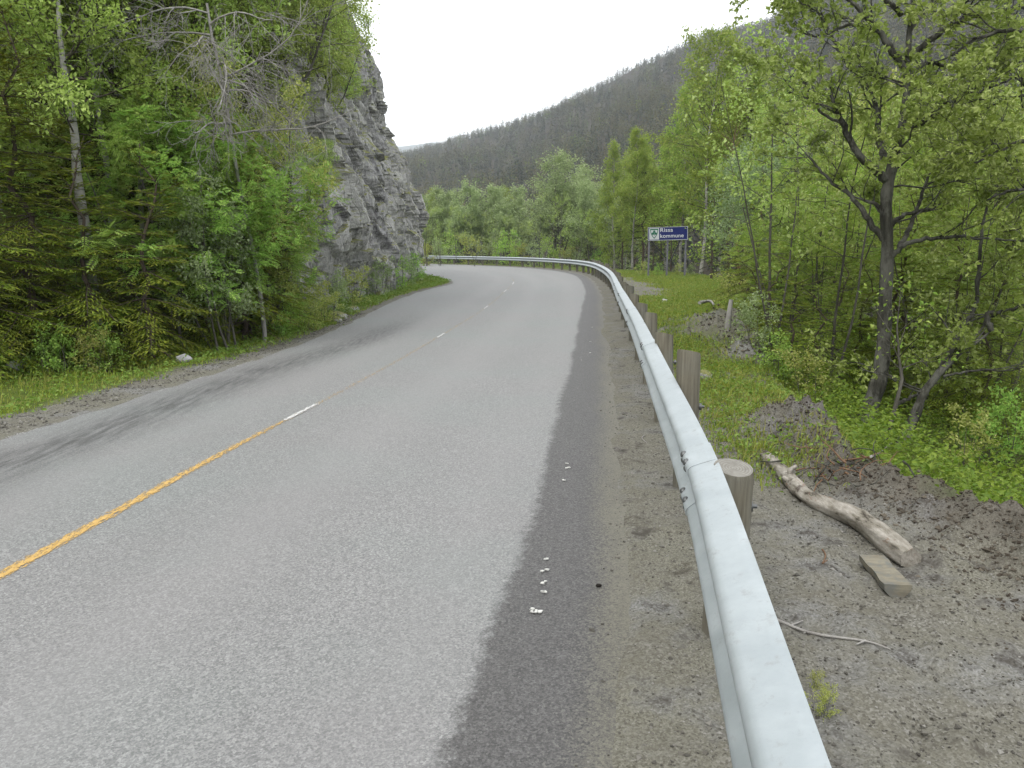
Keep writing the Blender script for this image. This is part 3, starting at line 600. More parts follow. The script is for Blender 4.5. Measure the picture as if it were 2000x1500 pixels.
# ------------------------------------------------------------------ municipality sign
DS = 44.0; zb = gz(at(1303, 540, DS)[0], DS)
sl0, sr0 = at(1265, 469, DS), at(1341.5, 469, DS + .15); wd = sr0[0] - sl0[0]; ht = at(1265, 443, DS)[2] - sl0[2]
sg = empty('municipality_sign', (sl0[0] + wd / 2, DS, zb), 'blue place sign on three grey posts reading Rissa kommune', 'sign')
ox = np.array(sg.location); pz = sl0[2] - zb
m = M_('sign_blue'); MAT['sblue'] = m.done((.008, .015, .10), .35, .3); m = M_('sign_white'); MAT['swhite'] = m.done((.42, .44, .45), .4, .4)
m = M_('sign_letter'); MAT['sletter'] = m.done((.5, .52, .54), .4, .4); m = M_('shield_green'); MAT['sgreen'] = m.done((.006, .10, .055), .4, .4)
m = M_('sign_post'); MAT['spost'] = m.done(m.ramp(m.noise(12, 4), (.3, (.10, .10, .12)), (.7, (.16, .16, .18))), .6, .4, .3)
m = M_('brace_steel'); MAT['brace'] = m.done((.035, .035, .04), .6, .4, .3)
tl = bpy.data.objects.new('sign_panel', None)
G = Geo(); box(G, (0, 0, 0), (wd, .03, ht)); pn = bpy.data.objects.new('sign_panel', G.mesh('sign_panel', MAT['sblue'])); COL.objects.link(pn); pn.parent = sg; pn.location = (0, 0, pz + ht / 2); pn.rotation_euler = (0, R(-1.7), 0)
bpy.data.objects.remove(tl)
def kid(name, G, mat, par=pn):
    o = bpy.data.objects.new(name, G.mesh(name, mat)); COL.objects.link(o); o.parent = par; return o
G = Geo(); e = .022
for c, s in (((0, -.018, ht / 2 - e / 2), (wd, .02, e)), ((0, -.018, -ht / 2 + e / 2), (wd, .02, e)), ((-wd / 2 + e / 2, -.018, 0), (e, .02, ht - 2 * e)), ((wd / 2 - e / 2, -.018, 0), (e, .02, ht - 2 * e))): box(G, c, s)
kid('border', G, MAT['swhite'])
cw_ = wd * .245; ch = ht * .86; cx = -wd / 2 + .075 + cw_ / 2
G = Geo(); box(G, (cx, -.018, 0), (cw_, .008, ch)); kid('crest_field', G, MAT['swhite'])
def shield(G, sx, sz, y, mi=0, notch=0.0):
    t = np.linspace(0, 1, 14); L = [(-.5 * (1 - tt ** 2.2), .5 - tt) for tt in t]; pts = L + [(-x, z) for x, z in L[::-1][1:]]
    P = np.array([(cx + x * sx, y, z * sz) for x, z in pts]); n = len(P); V = np.r_[P, P + [0, .004, 0]]
    G.add(V, [list(range(n))[::-1]], mi, False); G.add(V, [[i, (i + 1) % n, n + (i + 1) % n, n + i] for i in range(n)], mi, False)
G = Geo(); shield(G, cw_ * .84, ch * .88, -.027); kid('shield', G, MAT['sgreen'])
G = Geo(); shield(G, cw_ * .66, ch * .66, -.032); kid('shield_inset', G, MAT['swhite'])
G = Geo()
def disc(G, x, z, r, y, n=18):
    th = np.arange(n) * 2 * math.pi / n; P = np.stack([cx + x + np.cos(th) * r, 0 * th + y, z + np.sin(th) * r], -1); V = np.r_[P, P + [0, .004, 0]]
    G.add(V, [list(range(n))[::-1]], 0, False); G.add(V, [[i, (i + 1) % n, n + (i + 1) % n, n + i] for i in range(n)], 0, False)
rc = cw_ * .145
for i_, (x, z) in enumerate(((0, rc * 1.1), (-rc * .95, -rc * .25), (rc * .95, -rc * .25))): disc(G, x, z + ch * .06, rc * .86, -.0372 - .0012 * i_)
box(G, (cx, -.036, -rc * 1.0 + ch * .05), (rc * .34, .006, rc * 1.4)); kid('clover', G, MAT['sgreen'])
def text(body, size, x, z, name):
    cu = bpy.data.curves.new('txt', 'FONT'); cu.body = body; cu.size = size; cu.extrude = .004; cu.offset = size * .006; cu.space_character = 1.06
    o = bpy.data.objects.new('txt', cu); COL.objects.link(o); bpy.context.view_layer.update()
    me = bpy.data.meshes.new_from_object(o.evaluated_get(bpy.context.evaluated_depsgraph_get())); bpy.data.objects.remove(o)
    t = bpy.data.objects.new(name, me); COL.objects.link(t); me.materials.clear(); me.materials.append(MAT['sletter']); t.parent = pn; t.location = (x, -.022, z); t.rotation_euler = (math.pi / 2, 0, 0); return t, me
tx = cx + cw_ / 2 + .045
for body, z in (('Rissa', ht * .13), ('kommune', -ht * .31)):
    t, me = text(body, .40, tx, z, 'lettering'); wx_ = max(v.co.x for v in me.vertices); t.scale = ((wd * .325 if body == 'Rissa' else wd * .595) / wx_,) * 2 + (1,)
    t.scale[1] = .74
pbase = [at(1266.5, 537, DS), at(1302.5, 535, DS), at(1338, 530, DS)]
for p in pbase:
    x = p[0] - ox[0]; G = Geo(); zq = gz(p[0], DS + .1) - zb - .3; box(G, (x, .075, (pz + ht * .9 + zq) / 2), (.085, .09, pz + ht * .9 - zq)); kid('sign_post', G, MAT['spost'], sg)
xm = pbase[1][0] - ox[0]
for xa, xb, zz in ((pbase[0][0] - ox[0] + .08, xm - .03, .98), (pbase[2][0] - ox[0] - .28, xm + .16, .72)):
    G = Geo(); tube(G, [(xa, .15, pz - .0), (xb, .19, zz + (zb * 0))], .035, 6); kid('brace', G, MAT['brace'], sg)

# ------------------------------------------------------------------ log, board, sticks, stones
m = M_('bleached_log'); n = m.noise(13, 7, m.map((1, .3, 1)), .72); n2 = m.noise(70, 4, m.map((1, .4, 1)), .7)
c = m.ramp(n, (.36, (.045, .038, .029)), (.45, (.175, .16, .13)), (.64, (.33, .31, .275))); c = m.mix(m.ramp(m.noise(4, 5, None, .7), (.58, 0.), (.66, .8)), c, (.056, .044, .036))
c = m.mix(m.ramp(m.noise(14, 5, m.map((1, .3, 1)), .7), (.6, 0.), (.66, .7)), c, (.160, .080, .048)); m.bump(m.math('ADD', n, m.math('MULTIPLY', n2, .5)), .7, .015); MAT['log'] = m.done(c, .9, .15)
def lay(u, v, dz=0.0):
    X = (u - 1000) / F; Y = -(v - 750) / F; d = np.array([X, CP + Y * SP, -SP + Y * CP]); t = np.linspace(1.5, 60, 6000); P = np.array([0, 0, CAMH]) + t[:, None] * d; h = P[:, 2] - ground(P[:, 0], P[:, 1])
    i = int(np.argmax(h < 0)) if (h < 0).any() else -1; p = P[i]; z = p[2]
    return np.array([p[0], p[1], z + dz])
lp_ = [lay(*q) for q in ((1495, 900), (1530, 935), (1572, 978), (1630, 1008), (1678, 1030), (1716, 1062), (1778, 1108))]
lr = [.046, .05, .052, .056, .06, .062, .060]; tq = np.linspace(0, 6, 90)
LP = np.stack([spline(range(7), [p[i] for p in lp_])(tq) for i in (0, 1, 2)], -1); LR = np.interp(tq, range(7), lr) * (1 + .16 * (vn(tq * 3, tq * 0, 7) - .5))
LP[:, 2] = np.convolve(np.pad(LP[:, 2], 12, 'edge'), np.ones(25) / 25, 'valid') + LR * .8
G = Geo(); tube_rough(G, LP, LR, 30, .34, 5, 0, 5, 2.2); tube(G, [LP[20] + [0, 0, .03], LP[20] + [-.01, .0, .075], LP[20] + [.04, .01, .10]], [.024, .02, .014], 7); tube(G, [LP[22] + [-.03, 0, .02], LP[22] + [-.07, .02, .04]], [.02, .013], 7)
tag(G.obj('fallen_log', MAT['log']), 'long bent bleached log lying on the gravel behind the guardrail', 'log')
m = M_('split_board'); n = m.noise(30, 5, m.map((.2, 1, 1)), .7); c = m.ramp(n, (.3, (.128, .112, .083)), (.7, (.203, .188, .143))); c = m.mix(m.ramp(m.noise(9, 5, None, .7), (.42, 0.), (.58, .9)), c, (.115, .118, .108)); m.bump(n, .5, .01); MAT['board'] = m.done(c, .9, .15)
a, b = lay(1700, 1106, .035), lay(1750, 1164, .035); d = b - a; ln = np.linalg.norm(d) * 1.05; d = d / np.linalg.norm(d); sd_ = nrm(np.cross([0, 0, 1], d)); up = np.cross(d, sd_)
cs = np.array([(-.062, .028), (.062, .028), (.058, .0), (.02, -.045), (-.02, -.05), (-.058, -.006)]); G = Geo()
fr = np.linspace(0, 1, 7); V = np.array([[a + d * ln * f + sd_ * x * (1 + .05 * math.sin(9 * f)) + up * (z + .004 * math.sin(13 * f)) for x, z in np.r_[cs, cs[:1]]] for f in fr]); grid(G, V, 0, False)
G.add(V[0][:6], [[5, 4, 3, 2, 1, 0]], 0, False); G.add(V[-1][:6], [[0, 1, 2, 3, 4, 5]], 0, False)
tag(G.obj('split_board', MAT['board']), 'short split piece of timber on the gravel below the log', 'board')
def stick(px, r, label, mat='dead_wood', name='stick', fork=None, cat='stick', lift=.008):
    P = np.array([lay(u, v, lift) for u, v in px]); tq = np.linspace(0, len(P) - 1, 5 * len(P)); Q = np.stack([spline(range(len(P)), P[:, i])(tq) if len(P) > 2 else np.interp(tq, range(len(P)), P[:, i]) for i in range(3)], -1)
    G = Geo(); tube(G, Q, np.linspace(r, r * .45, len(Q)), 6)
    for f in (fork or []):
        tube(G, np.array([lay(u, v, lift + .004) for u, v in f]), [r * .6, r * .35] if len(f) == 2 else r * .5, 5)
    return tag(G.obj(name, MAT[mat]), label, cat)
stick([(1514, 1213), (1545, 1226), (1590, 1241), (1650, 1250), (1700, 1258), (1738, 1272)], .008, 'thin forked stick on the gravel beside the near guardrail', fork=[[(1545, 1226), (1568, 1217)], [(1690, 1256), (1672, 1264)]])
stick([(1258, 852), (1254, 858), (1263, 866)], .005, 'short pale splinter of wood on the gravel beside the guardrail', name='wood_splinter')
stick([(1183, 1008), (1196, 1015)], .003, 'thin straw lying across the dusty road edge', name='straw', cat='straw')
stick([(1606, 1076), (1612, 1090), (1606, 1103), (1616, 1096)], .005, 'curled reddish root fibre on the open gravel', 'pine_bark', 'root_fibre', cat='root')
stick([(1700, 905), (1722, 890), (1745, 868)], .010, 'pale dead branch poking out of the bank below the big tree', name='dead_branch', lift=.05, cat='branch')
stick([(1366, 600), (1385, 596), (1393, 606)], .05, 'grey weathered branch lying on the spoil heap', name='dead_branch', lift=.12, cat='branch')
p = lay(1420, 640); G = Geo(); tube(G, [p + [0, 0, -.1], p + [.02, 0, .2], p + [.05, .02, .46]], [.05, .045, .035], 7); tag(G.obj('broken_stake', MAT['dead_wood']), 'pale broken wooden stake standing on the spoil heap', 'stake')
def rock(c, s, seed, name, label, mat='rock', cat='stone'):
    th, ph = np.meshgrid(np.linspace(0, 2 * math.pi, 33), np.linspace(0, math.pi, 17), indexing='ij'); D = np.stack([np.cos(th) * np.sin(ph), np.sin(th) * np.sin(ph), np.cos(ph)], -1)
    g = np.random.default_rng(seed); pl = nrm(g.normal(size=(14, 3))); k = g.uniform(.62, .95, 14); r = np.min(k[None, None] / np.maximum((D @ pl.T), .05), -1); r = np.minimum(r, 1.1) * (1 + .06 * (fbm(D[..., 0] * 3 + D[..., 2] * 2 + seed, D[..., 1] * 3, 3) - .5))
    G = Geo(); grid(G, D * r[..., None] * np.array(s), 0, False); G.f = [f[:, ::-1] for f in G.f]; o = G.obj(name, MAT[mat]); o.location = c; return tag(o, label, cat)
m = M_('pale_stone'); MAT['pale'] = m.done(m.ramp(m.noise(6, 5), (.3, (.270, .262, .270)), (.7, (.390, .390, .398))), .85, .2)
rock(lay(30, 722) + [0, 0, .06], (.14, .12, .10), 3, 'pale_stone', 'whitish angular stone on the grass before the spruces', 'pale')
rock(lay(360, 707) + [0, 0, .05], (.11, .09, .085), 4, 'stone', 'small tan stone at the grass edge under the young spruces', 'pale')
rock(lay(1374, 741) + [0, 0, .04], (.10, .13, .075), 5, 'stone', 'rounded grey stone on the grass just behind a guardrail post')
rock(lay(1298, 590) + [0, 0, .03], (.09, .08, .09), 6, 'stone', 'small white stone on the grass between guardrail and spoil heap', 'pale')
m = M_('dark_cone'); MAT['cone'] = m.done((.02, .018, .016), .9, .1)
rock(gp(1168, 1147) + [0, 0, .009], (.017, .010, .009), 7, 'fir_cone', 'small dark cone lying on the dusty asphalt edge', 'cone', 'cone')
for i_, (u, v, s) in enumerate(((664, 622, .2), (655, 630, .13), (742, 580, .2), (818, 550, .22), (690, 608, .14))):
    rock(lay(u, v) + [0, 0, .05], (s, s * 1.2, s * .7), 30 + i_, 'boulder', ('grey boulder at the foot of the cliff, ' + ('second', 'first', 'fourth', 'fifth', 'third')[i_] + ' from the young spruces'), 'rock', 'boulder')
# root tangle at the edge of the bank
rng = np.random.default_rng(31); c0 = lay(1650, 930); G = Geo()
for k in range(46):
    p = c0 + np.r_[rng.normal(0, .16), rng.normal(0, .14), rng.uniform(-.02, .12)]; d = nrm(np.r_[rng.normal(0, 1, 2), rng.normal(.0, .35)]); Q = [p]
    for q in range(5): d = nrm(d + rng.normal(0, .35, 3) + [0, 0, -.05]); Q.append(Q[-1] + d * rng.uniform(.04, .09))
    tube(G, Q, np.linspace(rng.uniform(.003, .009), .0015, 6), 5, k % 2)
tag(G.obj('root_tangle', [MAT['pine_bark'], MAT['dark_bark']]), 'tangle of torn brown roots at the edge of the bank', 'roots')
# gravel and clods
def bits(name, label, pts, sizes, mat, seed):
    g = np.random.default_rng(seed); n = len(pts); O = np.array([[1, 0, 0], [-1, 0, 0], [0, 1, 0], [0, -1, 0], [0, 0, 1], [0, 0, -1]], float); f = np.array([[0, 2, 4], [2, 1, 4], [1, 3, 4], [3, 0, 4], [2, 0, 5], [1, 2, 5], [3, 1, 5], [0, 3, 5]])
    V = O[None] * (sizes[:, None, None] * g.uniform(.55, 1.25, (n, 6, 1))); qa = nrm(g.normal(size=(n, 3))); qb = nrm(np.cross(qa, g.normal(size=(n, 3)))); V = np.einsum('nij,njk->nik', V, np.stack([qa, qb, np.cross(qa, qb)], 1)); a = g.random(n) * 6.28; ca, sa = np.cos(a)[:, None], np.sin(a)[:, None]
    V = np.stack([V[..., 0] * ca - V[..., 1] * sa, V[..., 0] * sa + V[..., 1] * ca, V[..., 2] * .7], -1) + pts[:, None]
    G = Geo(); G.add(V.reshape(-1, 3), (f[None] + (np.arange(n) * 6)[:, None, None]).reshape(-1, 3), 0, False); o = G.obj(name, mat); return tag(o, label, kind='stuff')
def pebble_mat(name, *st):
    m = M_(name); g = m.n('ShaderNodeNewGeometry'); return m.done(m.ramp(g.outputs['Random Per Island'], *st), .9, .2)
MAT['gravel'] = pebble_mat('gravel', (0, (.046, .043, .037)), (.6, (.105, .099, .084)), (1, (.211, .205, .186)))
MAT['clod'] = pebble_mat('clod', (0, (.029, .022, .016)), (.6, (.066, .057, .043)), (1, (.105, .091, .070)))
n = 42000; y = 1.3 + 12 * rng.random(n) ** 1.5; r = rng.uniform(-.55, 2.2, n); k = rng.random(n) < smooth(-.6, -.05, r); y, r = y[k], r[k]; x = RAIL(y) + r
keep = r < np.interp(y, *WY) + .2; x, y = x[keep], y[keep]; z = np.maximum(ground(x, y), 0 * (x < RAIL(y) - .3))
bits('gravel', 'small loose stones scattered over the gravel shoulder', np.stack([x, y, np.where(x < RAIL(y) - .32, np.maximum(z, .001), z)], -1), rng.gamma(2., .0019, len(x)) + .0015, MAT['gravel'], 5)
n = 16000; y = 2 + 7 * rng.random(n); r = np.interp(y, *WY) + rng.normal(-.05, .3, n); x = RAIL(y) + r; k = r > .4
bits('soil', 'lumps of turned dark soil along the edge of the bank', np.stack([x, y, ground(x, y)], -1)[k], (rng.gamma(2., .0032, n) + .002)[k], MAT['clod'], 6)
n = 4200; q = rng.integers(0, 5, n); x = np.array([4.1, 4.9, 3.6, 3.9, 3.5])[q] + rng.normal(0, .5, n); y = np.array([15.4, 17, 13.9, 12.8, 11.6])[q] + rng.normal(0, .6, n)
bits('soil', 'grey lumps of soil on the spoil heaps behind the guardrail', np.stack([x, y, ground(x, y)], -1), rng.gamma(2., .006, n) + .004, MAT['clod'], 8)
n = 9000; y = 4 + 16 * rng.random(n); l = rng.uniform(.05, .6, n); x = LEFT(y) - l
bits('gravel', 'grey gravel along the left edge of the road', np.stack([x, y, ground(x, y)], -1), rng.gamma(2., .0032, n) + .003, MAT['gravel'], 9)
# ------------------------------------------------------------------ grass and undergrowth
def blades(name, label, x, y, h, wdt, mat, seed, lean=.5):
    g = np.random.default_rng(seed); n = len(x); b = np.stack([x, y, ground(x, y) - .01], -1); a = g.random(n) * 6.28; d = np.stack([np.cos(a), np.sin(a), 0 * a], -1); s = np.stack([-np.sin(a + .6), np.cos(a + .6), 0 * a], -1)
    q = g.uniform(.1, lean, n)[:, None]; h = h[:, None]; w_ = wdt[:, None]; up = np.array([0, 0, 1.])
    m1 = b + up * h * .55 + d * h * q * .35; tp = b + up * h * (1 - .35 * q) + d * h * q
    V = np.stack([b - s * w_ / 2, b + s * w_ / 2, m1 + s * w_ * .4, m1 - s * w_ * .4, tp], 1).reshape(-1, 3); i5 = np.arange(n)[:, None] * 5
    G = Geo(); G.add(V, i5 + np.array([[0, 1, 2, 3]]), 0, False); G.f.append(i5 + np.array([[3, 2, 4]])); G.m.append(np.zeros(n, int)); G.sm.append(np.zeros(n, bool))
    return tag(G.obj(name, MAT[mat]), label, kind='stuff')
def leaves(name, label, x, y, z, L, mat, seed, ratio=.6, up=1.0):
    g = np.random.default_rng(seed); n = len(x); P = np.stack([x, y, z], -1); A = g.normal(size=(n, 3)) * [1, 1, .45]; N = g.normal(size=(n, 3)) * .55 + [0, 0, up]
    G = Geo(); kites(G, P, A, N, L, L * ratio); return tag(G.obj(name, MAT[mat]), label, kind='stuff')
rng = np.random.default_rng(41)
n = 80000; y = 4.5 + 44 * rng.random(n) ** 1.35; lw = np.interp(y, *LWY); l = np.interp(y, [5, 9, 12, 40], [.5, .4, .15, .1]) + (lw + .3) * rng.random(n); l = l + .25 * (fbm(y * 1.5, l, 51) - .5); x = LEFT(y) - l
k = rng.random(n) < (smooth(.0, .3, l - np.interp(y, [5, 9, 12, 40], [.5, .4, .2, .1])) * (.25 + .75 * smooth(.4, .6, fbm(x * 2, y * 2, 53)))); x, y, l = x[k], y[k], l[k]
blades('grass', 'green verge grass on the inner side of the bend', x, y, rng.gamma(4, .012, len(x)) * (.6 + .8 * smooth(.5, 1.6, l)) + .015, .004 + .0006 * y, 'grass', 1)
n = 22000; k = rng.integers(0, len(x), n); xx = x[k] + rng.normal(0, .1, n); yy = y[k] + rng.normal(0, .1, n)
leaves('ground_cover', 'low bright herbs among the grass of the left verge', xx, yy, ground(xx, yy) + rng.uniform(.01, .10, n), rng.uniform(.03, .055, n) * (1 + .02 * yy), 'herb_leaf', 13)
n = 130000; y = 5.2 + 48 * rng.random(n) ** 1.25; wv = np.interp(y, *WY); r = .25 + (wv + .6) * rng.random(n); x = RAIL(y) + r
gm = smooth(5.6, 7.2, y - .9 * np.minimum(r, 1.6) + 1.2 + 2.2 * (fbm(x * 1.3, y * 1.3, 55) - .5)) * smooth(.3, .7, r) * smooth(.40, .58, fbm(x * 1.1, y * 1.1, 57) + .12)
for hx, hy, hr in ((4.1, 15.4, 1.15), (4.9, 17.0, 1.0), (3.6, 13.9, .8), (3.9, 12.8, .75), (3.5, 11.6, .55), (4.9, 31, 1.6), (5.0, 35, 1.6), (4.2, 27.5, .9), (2.5, 7.0, .5), (2.0, 12.5, .4)): gm = gm * (1 - np.exp(-(((x - hx) ** 2 + (y - hy) ** 2) / hr ** 2) ** 2))
gm = gm * (1 - .95 * smooth(25, 28, y) * smooth(47, 43, y) * smooth(2.3, 1.5, r + 1.2 * (fbm(x * 1.3, y * 1.3, 41) - .5)))
k = rng.random(n) < gm; x, y = x[k], y[k]
blades('grass', 'bright green grass strip behind the guardrail', x, y, rng.gamma(4, .015, len(x)) + .015, .0035 + .0006 * y, 'grass', 2, .8)
n = 30000; k = rng.integers(0, len(x), n); xx = x[k] + rng.normal(0, .08, n); yy = y[k] + rng.normal(0, .08, n)
leaves('ground_cover', 'low clover and herbs among the grass behind the guardrail', xx, yy, ground(xx, yy) + rng.uniform(.01, .09, n), rng.uniform(.02, .045, n) * (1 + .02 * yy), 'herb_leaf', 3)
n = 150000; y = 1.5 + 26 * rng.random(n) ** 1.1; wv = np.interp(y, *WY); q = .0 + 8.5 * rng.random(n) ** 1.2; x = RAIL(y) + wv + q; dn = fbm(x * 1.4, y * 1.4, 61); k = (rng.random(n) < smooth(.30, .55, dn) * smooth(.05, .6, q + .5 * (dn - .5))) ; x, y, q, dn = x[k], y[k], q[k], dn[k]
leaves('undergrowth', 'low bilberry and herb leaves covering the slope below the road', x, y, ground(x, y) + rng.random(len(x)) * (.10 + .45 * smooth(.35, .7, dn)) * smooth(0, .8, q) + .01, rng.uniform(.03, .06, len(x)) * (1 + .02 * y), 'berry_leaf', 4, .6)
n = 60000; y = 6 + 22 * rng.random(n); lw = np.interp(y, *LWY); q = -.4 + 6.4 * rng.random(n); l = lw + q; x = LEFT(y) - l; dn = fbm(x * 1.4, y * 1.4, 63); k = (rng.random(n) < smooth(.35, .6, dn)) & (x > -14); x, y, q, dn = x[k], y[k], q[k], dn[k]
leaves('undergrowth', 'ferns and low herbs on the forest floor beside the verge', x, y, ground(x, y) + rng.random(len(x)) * (.08 + .35 * smooth(.4, .7, dn)), rng.uniform(.04, .08, len(x)), 'herb_leaf', 5, .5)
# ------------------------------------------------------------------ trees
def leaf_set(G, P, D, kind, L, g, mi=0, up=.7):
    n = len(P); A = D * .6 + g.normal(size=(n, 3)) * .7 + np.array([0, 0, -.25]); N = g.normal(size=(n, 3)) * .55 + [0, 0, up]; Ls = L * g.uniform(.7, 1.25, n)
    if kind == 'simple': kites(G, P, A, N, Ls, Ls * .62, mi)
    elif kind == 'round': kites(G, P, A, N, Ls, Ls * .85, mi, broad=.55)
    elif kind == 'narrow': kites(G, P, A, N, Ls, Ls * .36, mi)
    elif kind == 'lobed':
        A = nrm(A); B = nrm(np.cross(N, A))
        for an, k in ((0, 1.), (.85, .8), (-.85, .8)): kites(G, P, A * math.cos(an) + B * math.sin(an), N, Ls * k, Ls * k * .5, mi, .12, broad=.5)
    elif kind == 'pinnate':
        A = nrm(A * [1, 1, .6] + [0, 0, .1]); B = nrm(np.cross(N, A)); N2 = np.cross(A, B); M = 5
        for q in range(M + 1):
            t = (.25 + .75 * q / M); base = P + A * (Ls * t)[:, None] - np.array([0, 0, 1.]) * (Ls * .22 * t * t)[:, None]; ll = Ls * .36 * (1 - .25 * abs(t - .55))
            if q == M: kites(G, base, A, N2, ll, ll * .36, mi, .1)
            else:
                for sgn in (1, -1): kites(G, base, A * .45 + B * sgn - np.array([0, 0, .12]), N2, ll, ll * .36, mi, .1)
def rot_about(v, k, a): return v * math.cos(a) + np.cross(k, v) * math.sin(a) + k * np.dot(k, v) * (1 - math.cos(a))
def limb(G, sites, g, p, d, L, r, lvl, P, mi=0):
    n = max(4, min(9, int(L / P.get('seg', .25)))); Q = [p]; d = nrm(d); wob = P.get('wob', .16)
    for i in range(n):
        d = nrm(d + g.normal(0, wob, 3) + np.array([0, 0, P.get('trop', .05) - P.get('droop', 0) * (i / n) * (lvl > 0)])); Q.append(Q[-1] + d * L / n)
    Q = np.array(Q); rad = np.linspace(r, max(r * .3, .0025), n + 1)
    if r > P.get('rmin', .004): tube(G, Q, rad, 7 if r > .05 else (5 if r > .02 else 3), mi, False)
    if lvl >= P['lv']: sites.append((Q, L)); return
    m = P['nc'][min(lvl, len(P['nc']) - 1)]; m = max(2, int(round(m * g.uniform(.75, 1.25))))
    for k in range(m):
        t = g.uniform(P.get('f0', .3), 1.0); i = min(int(t * n), n - 1); q = Q[i] + (Q[i + 1] - Q[i]) * (t * n - i); dd = nrm(Q[i + 1] - Q[i])
        ax = nrm(np.cross(dd, g.normal(size=3))); c = rot_about(dd, ax, g.uniform(.45, 1.05))
        limb(G, sites, g, q, c, L * P.get('ratio', .5) * (1.15 - .5 * t) * g.uniform(.7, 1.2), max(.0025, rad[i] * .6), lvl + 1, P, mi)
    sites.append((Q[n // 2:], L * .5))
def scatter(sites, n, sig, g):
    w_ = np.array([s[1] for s in sites]); w_ = w_ / w_.sum(); k = g.choice(len(sites), n, p=w_); P = np.zeros((n, 3)); D = np.zeros((n, 3)); t = g.random(n) ** .7
    for j in range(len(sites)):
        ix = np.where(k == j)[0]
        if not len(ix): continue
        Q = sites[j][0]; f = t[ix] * (len(Q) - 1.001); i = f.astype(int); P[ix] = Q[i] + (Q[i + 1] - Q[i]) * (f - i)[:, None]; D[ix] = nrm(Q[i + 1] - Q[i])
    return P + g.normal(0, sig, (n, 3)), D
def shape_f(kind, t):
    if kind == 'cone': return (1 - t) ** .75 * .95 + .08
    if kind == 'dome': return np.sqrt(np.clip(1 - (t * .95) ** 2.2, 0, 1)) * .9 + .1
    return np.sqrt(np.clip(1 - (2 * t - .85) ** 2 / 1.35, 0, 1)) * .9 + .12
def broad(seed, H, r0, bark, leafm, leaf, L, NL, stems=1, lo=.3, nb=22, spread=.32, el=(.25, 1.0), shape='oval', sig=.06, P=None, path=None, lean=.04, barelow=0, up=.7):
    g = np.random.default_rng(seed); Gt = Geo(); Gl = Geo(); sites = []; lm = 1 if bark == 'birch_bark' else 0; P = dict(dict(lv=1, nc=[6, 4], wob=.16), **(P or {}))
    for s in range(stems):
        if path is not None and s == 0: Q = np.array(path, float)
        else:
            d = nrm(np.r_[g.normal(0, .5, 2) * (.35 if stems > 1 else lean), 1]); Q = [np.r_[g.normal(0, .12, 2) * (stems > 1), -.25]]; n = 11; hs_ = H * (1 if s == 0 else g.uniform(.65, 1))
            for i in range(n): d = nrm(d + g.normal(0, .05, 3) + [0, 0, .06]); Q.append(Q[-1] + d * hs_ / n)
            Q = np.array(Q)
        n = len(Q) - 1; rad = r0 * (.75 if stems > 1 else 1) * (1 - np.linspace(0, 1, n + 1) ** 1.2 * .93); rad[0] *= 1.25
        tube(Gt, Q, rad, 8, 0, False); nbs = max(4, int(nb / (1 if stems == 1 else stems * .6))); az = g.random() * 6.28
        for k in range(nbs):
            t = (k + g.random()) / nbs; f = (lo + (1 - lo) * t) * n * .99; i = int(f); q = Q[i] + (Q[i + 1] - Q[i]) * (f - i); az += 2.4 + g.normal(0, .35); e = el[0] + (el[1] - el[0]) * t + g.normal(0, .15)
            Lb = H * spread * shape_f(shape, t) * g.uniform(.7, 1.2); limb(Gt, sites, g, q, np.array([math.cos(az) * math.cos(e), math.sin(az) * math.cos(e), math.sin(e)]), Lb, max(.004, min(rad[i] * .5, .009 * Lb + .004)), 0, P, lm)
        for k in range(int(barelow)):
            f = g.uniform(.08, lo) * n; i = int(f); q = Q[i]; az += 2.4; limb(Gt, [], g, q, np.array([math.cos(az), math.sin(az), g.normal(0, .2)]), H * .1 * g.uniform(.5, 1.3), .006, 1, dict(P, lv=2, nc=[3, 3]))
    A, D = scatter(sites, NL, sig, g); leaf_set(Gl, A, D, leaf, L, g, 0, up)
    return Gt.mesh('trunk', [MAT[bark], MAT['twig']]), Gl.mesh('crown', MAT[leafm])
